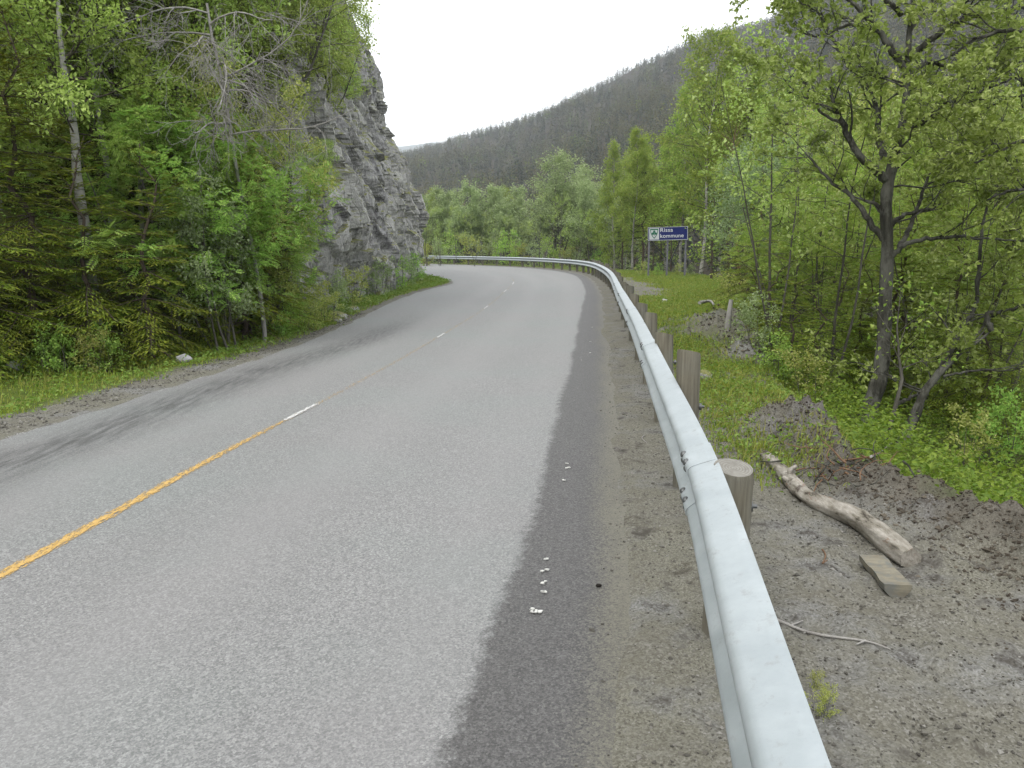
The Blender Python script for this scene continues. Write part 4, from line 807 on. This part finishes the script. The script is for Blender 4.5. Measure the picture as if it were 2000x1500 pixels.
def spruce(seed, H, R0, near=True, lo=.03, dens=1.0, bark='spruce_bark'):
    g = np.random.default_rng(seed); Gt = Geo(); Gl = Geo(); n = 12; Q = np.array([[g.normal(0, .012) * i, g.normal(0, .012) * i, -.2 + (H + .2) * i / n] for i in range(n + 1)]); tube(Gt, Q, np.linspace(H * .013 + .012, .006, n + 1), 7, 0, False)
    z = H * lo + .12; KP = []; KA = []; KN = []; KL = []; KW = []; KM = []
    step = (.17 if near else .34) / dens * (1 + H * .03)
    while z < H * .985:
        t = z / H; nw = g.integers(4, 7); a0 = g.random() * 6.28
        for b in range(nw):
            a = a0 + b * 6.283 / nw + g.normal(0, .2); Lb = (R0 * (1 - t) ** .8 + .07) * g.uniform(.65, 1.18); e = -.32 + 1.1 * t ** 1.5 + g.normal(0, .1); p = np.array([np.interp(z, Q[:, 2], Q[:, 0]), np.interp(z, Q[:, 2], Q[:, 1]), z]); o = np.array([math.cos(a), math.sin(a), 0]); sd = np.array([-math.sin(a), math.cos(a), 0]); B = [p]; m = 7
            for i in range(m): ei = e - .28 * math.sin(i / m * 2.6) + .32 * (i / m) ** 2; B.append(B[-1] + (o * math.cos(ei) + np.array([0, 0, math.sin(ei)]) + sd * g.normal(0, .06)) * Lb / m)
            B = np.array(B); tube(Gt, B, np.linspace(.006 + Lb * .007, .002, m + 1), 3, 0, False)
            if near:
                nt_ = max(4, int(Lb / .05)); ts = np.linspace(.12, 1, nt_)
                for q, tt in enumerate(ts):
                    f = tt * m * .999; i = int(f); bp = B[i] + (B[i + 1] - B[i]) * (f - i); bd = nrm(B[i + 1] - B[i]); sg_ = 1 if q % 2 else -1; sgv = sd * sg_
                    Lt = (.10 + .42 * Lb * (1 - tt) ** .8 * min(1, tt * 3)) * g.uniform(.7, 1.15); td = nrm(bd * .75 + sgv * .8 + np.array([0, 0, -.10 + g.normal(0, .1)])); nk = max(2, int(Lt / .036))
                    k = np.arange(nk); pp = bp + td * (k * Lt / nk)[:, None]; pp[:, 2] -= .25 * (k * Lt / nk) ** 2; alt = np.where(k % 2 == 0, 1, -1)[:, None]
                    KP.append(pp); KA.append(td + alt * np.cross(td, [0, 0, 1.]) * .55 + g.normal(0, .12, (nk, 3))); KN.append(np.array([0, 0, 1.]) + g.normal(0, .35, (nk, 3))); KL.append(g.uniform(.07, .12, nk)); KW.append(np.full(nk, .02)); mm_ = np.zeros(nk, int); mm_[-1] = 1; mm_[-2] = g.random() < .4; KM.append(mm_)
            else:
                nk = max(4, int(Lb / .16)); tt = g.random(nk) ** .8; f = tt * m * .999; i = f.astype(int); pp = B[i] + (B[i + 1] - B[i]) * (f - i)[:, None]
                KP.append(pp); KA.append(o + sd * g.normal(0, .9, (nk, 1)) + np.array([0, 0, -.35])); KN.append(np.array([0, 0, 1.]) + g.normal(0, .4, (nk, 3))); KL.append(np.full(nk, .24) * (.6 + .4 * Lb)); KW.append(np.full(nk, .11)); KM.append((tt > .85).astype(int) * (g.random() < .6))
        z += step * g.uniform(.8, 1.2)
    KP, KA, KN, KL, KW, KM = [np.concatenate(k) for k in (KP, KA, KN, KL, KW, KM)]
    for q in (0, 1):
        ix = KM == q
        if ix.any(): kites(Gl, KP[ix], KA[ix], KN[ix], KL[ix], KW[ix], q, .1)
    return Gt.mesh('trunk', MAT[bark]), Gl.mesh('crown', [MAT['needle'], MAT['needle_fresh']] if near else [MAT['needle_far'], MAT['needle']])
def dead_tree(seed, H, r0, n_limb=10, dirx=(1, -.4)):
    g = np.random.default_rng(seed); G = Geo(); Q = [np.array([0, 0, -.3])]; d = np.array([.02, -.02, 1.])
    for i in range(12): d = nrm(d + g.normal(0, .035, 3)); Q.append(Q[-1] + d * H / 12)
    Q = np.array(Q); tube(G, Q, np.linspace(r0, .02, 13), 8, 0, False)
    def arc(p, d, L, r, lvl):
        n = 9; ax = nrm(np.cross(d, g.normal(size=3) * .7 + [0, 0, 1.])); cv = g.uniform(-.12, .2); Qb = [p]
        for q in range(n):
            d = nrm(rot_about(d, ax, cv * (-1 if lvl % 2 else 1)) + g.normal(0, .06, 3) + np.array([0, 0, -.07 if q < n * .65 else .10])); Qb.append(Qb[-1] + d * L / n)
        Qb = np.array(Qb); rb = np.linspace(r, max(.0032, r * .3), n + 1); tube(G, Qb, rb, 5 if r > .01 else 3, 0, False)
        if lvl < 3:
            for q in range((9, 5, 3)[lvl]):
                t = g.uniform(.15, 1); i = min(int(t * n), n - 1); dd = nrm(Qb[i + 1] - Qb[i]); arc(Qb[i], rot_about(dd, nrm(np.cross(dd, g.normal(size=3))), g.uniform(.4, 1.0)), L * g.uniform(.3, .55), rb[i] * .6, lvl + 1)
    for k in range(n_limb):
        t = .66 + .34 * (k + g.random()) / n_limb; f = t * 12 * .99; i = int(f); p = Q[i] + (Q[i + 1] - Q[i]) * (f - i); a = math.atan2(dirx[1], dirx[0]) + g.normal(0, 1.0)
        arc(p, np.array([math.cos(a), math.sin(a), g.uniform(.0, .3)]), g.uniform(1.4, 2.7), .019, 0)
    return G.mesh('trunk', MAT['dead_wood']), None

PR = {}
PR['birch_near'] = [broad(101, 9.5, .06, 'birch_bark', 'birch_leaf_dark', 'simple', .075, 21000, lo=.2, nb=44, spread=.22, el=(.15, .9), P=dict(lv=1, nc=[7], droop=.3), sig=.07), broad(102, 8, .05, 'birch_bark', 'birch_leaf_dark', 'simple', .072, 17000, lo=.15, nb=40, spread=.24, P=dict(lv=1, nc=[7], droop=.3), sig=.07)]
PR['birch'] = [broad(111 + k, 13, .10, 'birch_bark', 'birch_leaf', 'simple', .14, 14000, lo=.2 + .04 * k, nb=56, spread=.22, el=(.3, 1.05), shape='cone' if k != 1 else 'oval', P=dict(lv=1, nc=[6], droop=.22, rmin=.006), sig=.13) for k in range(3)]
PR['alder'] = [broad(121 + k, 9.5, .10, 'grey_bark', 'alder_leaf', 'round', .17, 8000, stems=3, lo=.42, nb=34, spread=.24, el=(.35, 1.2), shape='dome', P=dict(lv=1, nc=[6], rmin=.008), sig=.16, barelow=5) for k in range(3)]
PR['dome_alder'] = [broad(131, 12.5, .14, 'grey_bark', 'alder_leaf', 'round', .18, 20000, stems=4, lo=.36, nb=60, spread=.33, el=(.3, 1.3), shape='dome', P=dict(lv=1, nc=[8], rmin=.008), sig=.2, barelow=4)]
PR['leafy'] = [broad(141 + k, 7.5, .07, 'grey_bark', 'maple_leaf' if k == 0 else 'willow_leaf', 'simple', .095, 10000, stems=2, lo=.25, nb=30, spread=.27, el=(.2, 1.0), P=dict(lv=1, nc=[7]), sig=.1, barelow=5) for k in range(2)]
PR['rowan'] = [broad(151, 4.2, .035, 'grey_bark', 'rowan_leaf', 'pinnate', .19, 2100, stems=4, lo=.3, nb=26, spread=.36, el=(.1, .9), P=dict(lv=1, nc=[5]), sig=.07, up=1.6), broad(152, 3.2, .028, 'grey_bark', 'rowan_leaf', 'pinnate', .17, 1000, stems=3, lo=.25, nb=18, spread=.34, el=(.1, .8), P=dict(lv=1, nc=[4]), sig=.05, up=1.6)]
PR['rowan_slope'] = [broad(155, 4.2, .03, 'grey_bark', 'birch_leaf', 'pinnate', .19, 1500, stems=4, lo=.3, nb=22, spread=.36, el=(.1, .9), P=dict(lv=1, nc=[5]), sig=.07, up=1.6), broad(156, 3.2, .026, 'grey_bark', 'birch_leaf', 'pinnate', .17, 800, stems=3, lo=.25, nb=18, spread=.34, el=(.1, .8), P=dict(lv=1, nc=[4]), sig=.05, up=1.6)]
PR['willow'] = [broad(161, 5.5, .05, 'grey_bark', 'willow_leaf', 'simple', .06, 13000, stems=4, lo=.15, nb=34, spread=.2, el=(.5, 1.2), P=dict(lv=1, nc=[7]), sig=.06)]
PR['sallow'] = [broad(171, 3.0, .03, 'grey_bark', 'sallow_leaf', 'simple', .06, 4200, stems=3, lo=.25, nb=20, spread=.3, P=dict(lv=1, nc=[5]), sig=.05), broad(172, 6, .06, 'grey_bark', 'sallow_leaf', 'simple', .10, 7000, stems=3, lo=.5, nb=26, spread=.3, P=dict(lv=1, nc=[6]), sig=.1)]
PR['shrub'] = [broad(181 + k, 1.3, .014, 'grey_bark', ('rowan_leaf', 'willow_leaf', 'alder_leaf')[k], 'simple', .06, 1100, stems=5, lo=.12, nb=18, spread=.34, P=dict(lv=1, nc=[4], seg=.12), sig=.04) for k in range(3)]
PR['sapling'] = [broad(191 + k, 4.8, .026, 'grey_bark', 'maple_leaf', 'simple', .07, 900, stems=1 + k, lo=.42, nb=14, spread=.22, el=(.2, .8), P=dict(lv=1, nc=[4]), sig=.06, barelow=4, lean=.2) for k in range(3)]
PR['ledge'] = [broad(201 + k, 4.5, .045, 'grey_bark', 'birch_leaf_dark', 'simple', .085, 5000, stems=2, lo=.12, nb=30, spread=.24, P=dict(lv=1, nc=[6]), sig=.08) for k in range(2)]
PR['spruce_young'] = [spruce(211, 3.2, 1.15), spruce(212, 4.6, 1.4), spruce(213, 2.0, .75)]
PR['spruce_tall'] = [spruce(221, 9, 1.9, dens=.85), spruce(222, 11, 2.0, lo=.1, dens=.8)]
PR['spruce_far'] = [spruce(231, 10, 1.9, False, lo=.08), spruce(232, 8, 1.7, False)]
PR['pine'] = [broad(241, 11, .11, 'pine_bark', 'needle', 'narrow', .16, 6000, lo=.5, nb=26, spread=.2, P=dict(lv=1, nc=[5], rmin=.006), sig=.1, barelow=8)]
PR['dead'] = [dead_tree(251, 5.8, .04, 11, (.6, -1))]
cnt = {}
def plant(name, kind, i, x, y, label, cat='tree', group=None, s=1.0, z=None, rz=None, tilt=(0, 0), sq=1.0):
    z = gz(x, y) if z is None else z; tm, cm_ = PR[kind][i % len(PR[kind])]; cnt[name] = cnt.get(name, 0) + 1
    root = empty(name, (x, y, z), label, cat, group); g = random.Random(int(x * 131 + y * 977)); root.rotation_euler = (tilt[0], tilt[1], g.random() * 6.28 if rz is None else rz); root.scale = (s * sq, s * sq, s)
    for nm, me in (('trunk' if cat == 'tree' else 'stems', tm), ('crown' if cat == 'tree' else 'foliage', cm_)):
        if me is None: continue
        o = bpy.data.objects.new(nm, me); COL.objects.link(o); o.parent = root
    return root
def ux(u, Y): return (u - 1000) / F * Y * .99
ORD = 'first second third fourth fifth sixth seventh eighth ninth tenth eleventh twelfth thirteenth fourteenth fifteenth sixteenth seventeenth eighteenth nineteenth twentieth'.split()
def row(name, kind, items, fmt, group, cat='tree', **kw):
    """items: (photo column, distance, scale[, proto]) from the left; the label says the rank"""
    items = sorted(items, key=lambda q: q[0] if len(q) < 5 else q[4])
    for k, q in enumerate(items):
        plant(name, kind, q[3] if len(q) > 3 else k, ux(q[0], q[1]), q[1], fmt.format(ORD[k]), cat, group, q[2], **kw)
# --- left of the road
row('young_spruce', 'spruce_young', [(-40, 10.9, 1.1, 1), (60, 11.5, 1.0, 1), (165, 11.6, 1.0, 0), (285, 11.9, 1.0, 0), (400, 13.6, .85, 0), (470, 14.4, 1.05, 0), (525, 15.4, .95, 0), (555, 16.8, .8, 1)],
    'young spruce with drooping boughs at the verge left of the road, {} from the left', 'young spruces along the verge')
row('spruce_tree', 'spruce_tall', [(-60, 14, .95, 0), (60, 15, .8, 0), (210, 14.6, .62, 0), (360, 15.8, .7, 1), (470, 17, .62, 0), (500, 19.5, .7, 1), (-20, 18, 1.1, 1), (120, 18.5, 1.1, 0), (270, 18.5, 1.05, 1), (400, 20, 1.05, 0), (460, 23, 1.0, 1)],
    'dark spruce in the dense wood left of the road, {} from the left', 'spruces in the wood left of the road')
pth = [at(180, 560, 12.2), at(172, 480, 12.2), at(160, 410, 12.2), at(150, 340, 12.2), at(147, 270, 12.3), at(137, 200, 12.4), at(124, 130, 12.5), at(116, 60, 12.6), at(112, -30, 12.7), at(100, -150, 12.8), at(90, -260, 12.9)]
pth = [np.r_[pth[0][:2], gz(pth[0][0], pth[0][1]) - .2]] + pth; b0 = pth[0].copy(); PR['birch_hero'] = [broad(301, 8, .095, 'birch_bark', 'birch_leaf_dark', 'simple', .068, 15000, lo=.40, nb=34, spread=.2, P=dict(lv=1, nc=[7], droop=.35), sig=.07, path=[p - b0 for p in pth], barelow=0)]
plant('birch_tree', 'birch_hero', 0, b0[0], b0[1], 'birch with bent white trunk standing out among the dark spruces left of the road', s=1, z=b0[2], rz=0)
row('birch_tree', 'birch_near', [(10, 13.4, .95, 0), (75, 14.5, 1.1, 1), (225, 14.2, .95, 0), (290, 14.8, 1.0, 1), (380, 15.4, .95, 0), (445, 16.8, .85, 1), (420, 18.5, 1.05, 0), (-30, 16, 1.2, 1), (150, 16, 1.15, 0), (350, 16.5, 1.15, 1), (470, 20.5, .95, 0)],
    'slender birch in fresh leaf above the spruces left of the road, {} from the left', 'birches in the wood left of the road')
row('rowan_tree', 'rowan', [(335, 13.0, .92, 0), (430, 13.3, .88, 0), (505, 14.6, .92, 0), (120, 12.0, .42, 1), (530, 15.5, .7, 1)], 'bright green rowan with feathery leaves before the dark spruces, {} from the left', 'rowans before the spruces')
plant('willow_tree', 'willow', 0, ux(542, 15.3), 15.3, 'yellow-green willow growing against the near edge of the rock cliff', s=.98)
plant('willow_tree', 'willow', 0, ux(498, 15.0), 15.0, 'yellow-green willow just left of the one against the cliff', s=.85)
plant('sallow_bush', 'sallow', 0, ux(430, 12.7), 12.7, 'pale grey-green sallow in front of the rowans left of the road', 'bush', s=.95)
plant('dead_tree', 'dead', 0, ux(510, 14.0), 14.0, 'bare dead tree with curling grey twigs high above the left verge', s=1.0, rz=0)
PR['twigs'] = [dead_tree(253, 8.6, .06, 12, (1, -.2))]
row('verge_shrub', 'shrub', [(70, 11.0, .5, 0), (110, 10.9, .6, 0), (160, 11.0, .55, 1), (190, 11.1, .6, 0), (560, 15.3, .5, 0), (600, 16.0, .55, 1), (640, 17.2, .6, 1), (540, 14.6, .4, 0)], 'small leafy shrub on the grass verge left of the road, {} from the left', 'shrubs on the left verge', 'shrub')
for k, (u, v, Y, s, lab) in enumerate(((560, 240, 20.5, .8, 'lowest, nearest the willow'), (560, 150, 19.5, 1.0, 'above the willow'), (610, 215, 25.5, .8, 'in the middle'), (650, 190, 30, .75, 'just below the crest'), (612, 110, 24, 1.0, 'half hidden behind the dead twigs'), (640, 90, 30, .9, 'highest on the crest'), (615, 345, 20, .28, 'smallest, low on the face'), (628, 350, 22, .3, 'tiny, rooted in a crack'), (688, 180, 34, .5, 'at the outer corner'), (600, 60, 21.5, .85, 'leaning out above the dead tree'), (630, 150, 26, .85, 'between middle and crest'), (655, 120, 31, .8, 'dense, below the rounded top'), (672, 200, 32, .55, 'bushy, on the long ledge'), (648, 30, 34, .6, 'on the rounded top itself'))):
    p = at(u, v, Y); plant('ledge_tree', 'ledge', k, p[0], p[1], 'small birch growing from a ledge of the rock cliff, ' + lab, 'tree', 'small trees on the rock cliff', s, z=p[2] - .3)
row('cliff_foot_shrub', 'shrub', [(615, 17.6, .8, 1), (650, 19.4, .9, 2), (690, 22.5, 1.0, 1), (735, 27, 1.15, 2), (765, 31, 1.2, 0), (790, 35, 1.25, 2), (812, 39, 1.2, 0)], 'low green shrub at the foot of the rock cliff, {} from the young spruces', 'shrubs at the foot of the cliff', 'shrub')
# --- behind the far guardrail
row('alder_tree', 'alder', [(795, 92, .92, 0), (830, 88, .88, 1), (868, 90, .95, 2), (905, 85, .93, 0), (940, 86, .98, 1), (975, 84, .92, 2), (1010, 82, .8, 0), (1150, 72, .9, 1), (1190, 70, .82, 2)],
    'rounded grey-green alder behind the far guardrail, {} from the rock cliff', 'alders behind the far guardrail')
plant('alder_tree', 'dome_alder', 0, ux(1082, 78), 78, 'big dome-shaped grey-green alder with forking trunks behind the far guardrail', s=.84, sq=1.2)
plant('alder_tree', 'dome_alder', 0, ux(1160, 84), 84, 'second dome-shaped alder just behind the big dome-shaped one', s=.8, sq=1.15)
row('spruce_tree', 'spruce_far', [(815, 98, .6), (880, 95, .5), (1000, 92, .55), (1060, 90, .5), (1215, 62, .8), (1255, 58, .95), (1290, 56, .7), (1180, 80, 1.15), (1265, 100, 1.4), (1240, 95, 1.45)], 'dark spruce between the leafy trees behind the far guardrail, {} from the cliff', 'spruces behind the far guardrail')
row('birch_tree', 'birch', [(968, 96, .85), (845, 110, .95), (1200, 64, .82), (1235, 58, .78), (1262, 62, .85), (1215, 75, .92), (1130, 90, .85)], 'yellow-green birch behind the far guardrail, {} from the rock cliff', 'birches behind the far guardrail')
rng = np.random.default_rng(77)
row('thin_alder', 'sapling', [(u, rng.uniform(64, 84), rng.uniform(.9, 1.35)) for u in np.linspace(800, 1250, 15) + rng.uniform(-8, 8, 15)], 'thin bare-stemmed young alder close behind the far guardrail, {} from the rock cliff', 'thin young alders behind the far guardrail')
row('thicket_shrub', 'shrub', [(u, rng.uniform(66, 80), rng.uniform(1.6, 2.6)) for u in np.linspace(805, 1245, 16) + rng.uniform(-8, 8, 16)], 'leafy thicket shrub at the trunks behind the far guardrail, {} from the cliff', 'thicket behind the far guardrail', 'shrub')
# --- around the sign
row('birch_tree', 'birch', [(1330, 53, .98, 0), (1368, 46, 1.02, 1), (1405, 50, 1.06, 2), (1450, 46, .98, 0), (1300, 58, .8, 2), (1490, 48, .9, 1)], 'tall yellow-green birch behind the blue sign, {} from the left', 'tall birches by the sign')
plant('pine_tree', 'pine', 0, ux(1447, 41), 41, 'tree with a thin reddish bare trunk beyond the sign at the wood edge', s=.85)
row('spruce_tree', 'spruce_far', [(1275, 52, .42, 1), (1310, 50, .5, 1), (1390, 40, .5, 0), (1420, 37, .7, 1), (1455, 35, .8, 0), (1490, 30, .8, 1), (1520, 27, .75, 0), (1545, 23, .7, 1), (1480, 22, .55, 1), (1480, 60, 1.3, 0), (1585, 30, .75, 1), (1640, 28, .7, 0), (1505, 54, 1.2, 1)], 'dark spruce in the shade between sign and big tree, {} from the sign', 'dark spruces beyond the sign')
row('sallow_tree', 'sallow', [(1490, 27, .85, 1), (1530, 25, .9, 1), (1580, 24, .85, 1)], 'pale silvery sallow in front of the dark spruces, {} from the sign', 'sallows beyond the sign')
row('rowan_tree', 'rowan_slope', [(1515, 16.5, .62, 0), (1580, 15.5, .9, 0), (1620, 14, .9, 1), (1640, 16.5, 1.1, 0), (1800, 13.5, 1.0, 0), (1905, 12.5, .95, 1), (1985, 13.5, 1.05, 0)], 'light green rowan with feathery leaves on the slope below the road, {} from the sign', 'rowans on the slope')
row('leafy_tree', 'leafy', [(1620, 23, .85, 1), (1680, 24, .92, 0), (1750, 21, .88, 1), (1820, 20, .9, 0), (1890, 19, .92, 1), (1960, 18, .9, 0), (2040, 17, .95, 1), (1590, 36, 1.1, 1), (1700, 34, 1.1, 1), (1800, 32, 1.05, 0), (1900, 30, 1.1, 1), (2000, 28, 1.1, 0), (1860, 42, 1.3, 0), (1960, 40, 1.2, 1), (1720, 46, 1.3, 0)], 'yellow-green leafy tree in the wood behind the big dark-trunked tree, {} from the sign', 'leafy trees behind the big tree')
row('young_spruce', 'spruce_young', [(1475, 14.5, .75, 2), (1515, 12.6, .8, 2), (1560, 11.6, .75, 2), (1605, 11.5, .85, 2), (1470, 18.5, .9, 0), (1530, 16.5, .75, 0), (1690, 13.5, .7, 0), (1770, 13.0, .75, 1), (1870, 12, .7, 1), (1950, 11.5, .65, 1), (1640, 12.5, .7, 0), (1440, 22, .7, 0)], 'young spruce on the slope below the road, {} from the sign', 'young spruces on the slope')
row('thin_tree', 'sapling', [(1525, 12.0, .95, 1), (1500, 13.5, 1.05, 0), (1545, 14.5, 1.0, 2), (1640, 11.5, 1.1, 1), (1600, 15, 1.1, 2), (1835, 12.5, 1.0, 1), (1915, 11.5, .9, 2), (1980, 12, 1.0, 1)], 'thin grey-stemmed young tree on the slope below the road, {} from the sign', 'thin trees on the slope')
row('slope_shrub', 'shrub', [(1440, 20, .9, 1), (1415, 27, .8, 0), (1930, 9.0, .6, 1), (1990, 9.6, .8, 0), (1590, 10.2, .6, 1), (1480, 11.8, .7, 2), (1540, 10.8, .6, 0)], 'low leafy shrub on the bank behind the guardrail, {} from the sign', 'shrubs on the bank', 'shrub')
row('sign_shrub', 'shrub', [(1255, 45.5, .7, 1), (1285, 45.5, .6, 0), (1325, 45.2, .65, 1), (1350, 44.8, .6, 2)], 'small shrub at the feet of the blue sign, {} from the guardrail', 'shrubs by the sign', 'shrub')
for k, (u, v, s_) in enumerate(((1604, 1400, .10), (1592, 1345, .07), (1612, 1372, .06))):
    p = lay(u, v); plant('weed', 'shrub', 1, p[0], p[1], 'tiny green weed in the gravel beside the nearest guardrail beam, ' + ('tallest of three', 'middle of three', 'smallest of three')[k], 'weed', 'weeds beside the guardrail', s_, z=p[2])
# --- the big tree, measured limb by limb
DB = 9.7
def px_path(pts, Y0, Y1): return [at(u, v, Y0 + (Y1 - Y0) * i / max(1, len(pts) - 1)) for i, (u, v) in enumerate(pts)]
def big_tree(name, label, trunk, limbs, Yd, r0, NL, seed, lv, leaf='lobed', L=.068, bark='dark_bark'):
    g = np.random.default_rng(seed); Gt = Geo(); Gl = Geo(); sites = []; T = px_path(trunk, Yd, Yd); b0 = np.r_[T[0][:2], gz(*T[0][:2])]; T = [np.r_[b0[:2] + [-.03, 0], b0[2] - .3]] + T
    tq = np.linspace(0, len(T) - 1, 110); Q = np.stack([spline(range(len(T)), [p[i] for p in T])(tq) for i in range(3)], -1); rad = r0 * (1 - .9 * (tq / tq[-1]) ** 1.25) * (1 + .35 * np.exp(-tq * 1.6)) * (1 + .06 * np.sin(tq * 7)); tube_rough(Gt, Q, rad, 26, .30, seed, 0, 6, 2.0)
    for pts, dY, r in limbs:
        B = px_path(pts, Yd, Yd + dY); tb = np.linspace(0, len(B) - 1, 7 * (len(B) - 1) + 1); Bq = np.stack([spline(range(len(B)), [p[i] for p in B])(tb) if len(B) > 2 else np.interp(tb, range(len(B)), [p[i] for p in B]) for i in range(3)], -1)
        Bq[1:] += g.normal(0, .008, (len(Bq) - 1, 3)); rb = np.linspace(r, max(.006, r * .25), len(Bq)); tube(Gt, Bq, rb, 8, 0, False); ln_ = np.linalg.norm(np.diff(Bq, axis=0), axis=1).sum()
        for k in range(int(lv * ln_) + 2):
            t = g.uniform(.3, 1); i = min(int(t * (len(Bq) - 1)), len(Bq) - 2); dd = nrm(Bq[i + 1] - Bq[i]); c = rot_about(dd, nrm(np.cross(dd, g.normal(size=3))), g.uniform(.4, 1.0)) + np.array([0, 0, .15])
            limb(Gt, sites, g, Bq[i], c, g.uniform(.45, 1.15), max(.006, rb[i] * .5), 0, dict(lv=1, nc=[5], wob=.18, trop=.06, rmin=.002, seg=.12))
    for k in range(int(lv * 3)):
        i = g.integers(48, 108); a = g.random() * 6.28; limb(Gt, sites, g, Q[i], np.array([math.cos(a), math.sin(a), .5]), g.uniform(.6, 1.5), .014, 0, dict(lv=1, nc=[6], wob=.18, trop=.06, rmin=.002, seg=.15))
    # leaves sit in tufts at the twig ends
    nt_ = NL // 7; A, D = scatter(sites, nt_, .03, g); A = np.repeat(A, 7, 0) + g.normal(0, .05, (nt_ * 7, 3)); D = np.repeat(D, 7, 0); leaf_set(Gl, A, D, leaf, L, g)
    root = empty(name, b0, label, 'tree')
    Gt.obj('trunk', MAT[bark], root, b0); Gl.obj('crown', MAT['maple_leaf'], root, b0)
big_tree('dark_trunk_tree', 'big tree with dark forking trunk standing on the bank beside the log', [(1672, 870), (1697, 800), (1716, 745), (1724, 690), (1729, 600), (1733, 480), (1731, 400), (1738, 345), (1752, 290), (1766, 220), (1772, 150), (1776, 60), (1790, -60), (1800, -160)],
  [([(1731, 352), (1708, 330), (1674, 297), (1646, 240), (1636, 215), (1621, 186)], -.3, .055), ([(1732, 470), (1692, 424), (1664, 384), (1620, 352), (1573, 298)], .4, .042), ([(1734, 415), (1700, 395), (1664, 384)], .2, .03), ([(1773, 134), (1742, 100), (1716, 60), (1664, 4), (1620, -40)], .3, .05), ([(1730, 312), (1717, 260), (1709, 200), (1690, 160), (1650, 130)], .9, .045),
   ([(1758, 262), (1800, 240), (1832, 220), (1874, 203), (1920, 176), (2010, 140)], -.6, .04), ([(1742, 440), (1764, 421), (1800, 412), (1826, 406), (1850, 384)], .5, .03), ([(1737, 508), (1762, 482), (1800, 469), (1870, 463), (1912, 466), (2010, 470)], -.5, .036), ([(1757, 482), (1778, 440), (1793, 400), (1809, 355), (1842, 310), (1890, 280)], .8, .032), ([(1790, 100), (1840, 62), (1880, 40), (1940, 24), (2010, 14)], -.4, .04),
   ([(1772, 160), (1812, 120), (1850, 130), (1930, 100), (2000, 60)], .6, .03), ([(1716, 60), (1660, 50), (1600, 70), (1560, 60)], .5, .024), ([(1646, 240), (1600, 215), (1570, 160), (1545, 150)], .2, .02), ([(1690, 160), (1640, 100), (1600, 30), (1540, -10)], .2, .022), ([(1776, 60), (1840, -10), (1920, -50)], .5, .03), ([(1770, 190), (1850, 200), (1950, 150), (2010, 110)], 1.2, .025), ([(1760, 30), (1700, -30), (1640, -60)], -.5, .03)], DB, .105, 8800, 401, 3.0)
big_tree('leaning_tree', 'dark tree leaning far out over the slope, right of the big tree', [(1742, 900), (1770, 850), (1792, 800), (1806, 765), (1830, 735), (1872, 692), (1912, 665), (1936, 645)], [([(1936, 645), (1929, 615), (1960, 608), (2010, 592), (2060, 570)], .2, .035), ([(1816, 752), (1850, 700), (1880, 640), (1905, 590), (1915, 480), (1935, 390), (1990, 350)], .7, .04), ([(1750, 790), (1790, 770), (1826, 742)], .3, .028), ([(1842, 735), (1900, 725), (1960, 722), (2010, 715)], -.3, .016), ([(1870, 690), (1925, 625), (1880, 612)], .2, .014)], 9.3, .075, 2400, 402, 2.6)
PR['bent_birch'] = [broad(305, 3, .035, 'grey_bark', 'birch_leaf', 'simple', .06, 160, lo=.5, nb=12, spread=.2, path=[p - at(1722, 880, 9.1) for p in px_path([(1722, 890), (1728, 860), (1745, 810), (1762, 740), (1756, 700), (1752, 640), (1760, 560)], 9.1, 9.3)])]
p = at(1722, 880, 9.1); plant('bent_birch', 'bent_birch', 0, p[0], p[1], 'thin bent pale birch between the big tree and the leaning tree', s=1, z=p[2], rz=0)
# branches reaching in from a tree just outside the frame
big_tree('overhanging_tree', 'tree at the frame edge whose leafy boughs hang in above the leaning tree', [(2230, 900), (2225, 700), (2220, 500), (2200, 300), (2190, 100), (2180, -60)], [([(2210, 330), (2120, 290), (2030, 270), (1960, 290), (1900, 320)], -.3, .04), ([(2200, 150), (2080, 100), (1990, 60), (1900, 80), (1860, 110)], .2, .04), ([(2215, 470), (2100, 400), (2000, 370), (1930, 390)], -.2, .036), ([(2195, 240), (2080, 200), (1980, 190), (1900, 230)], .5, .03)], 9.0, .10, 3000, 403, 3.0)
# ------------------------------------------------------------------ air
G = Geo(); box(G, (0, 0, 196), (8800, 8800, 412)); hz = bpy.data.materials.new('haze'); hz.use_nodes = True; t = hz.node_tree; t.nodes.clear()
o_ = t.nodes.new('ShaderNodeOutputMaterial'); v_ = t.nodes.new('ShaderNodeVolumePrincipled'); v_.inputs['Color'].default_value = (.86, .93, 1, 1); v_.inputs['Density'].default_value = HAZE; t.links.new(v_.outputs[0], o_.inputs['Volume'])
if HAZE > 0: tag(G.obj('haze', hz), 'pale air between the road and the far hills', kind='stuff')
print('TREES', cnt, sum(cnt.values()))
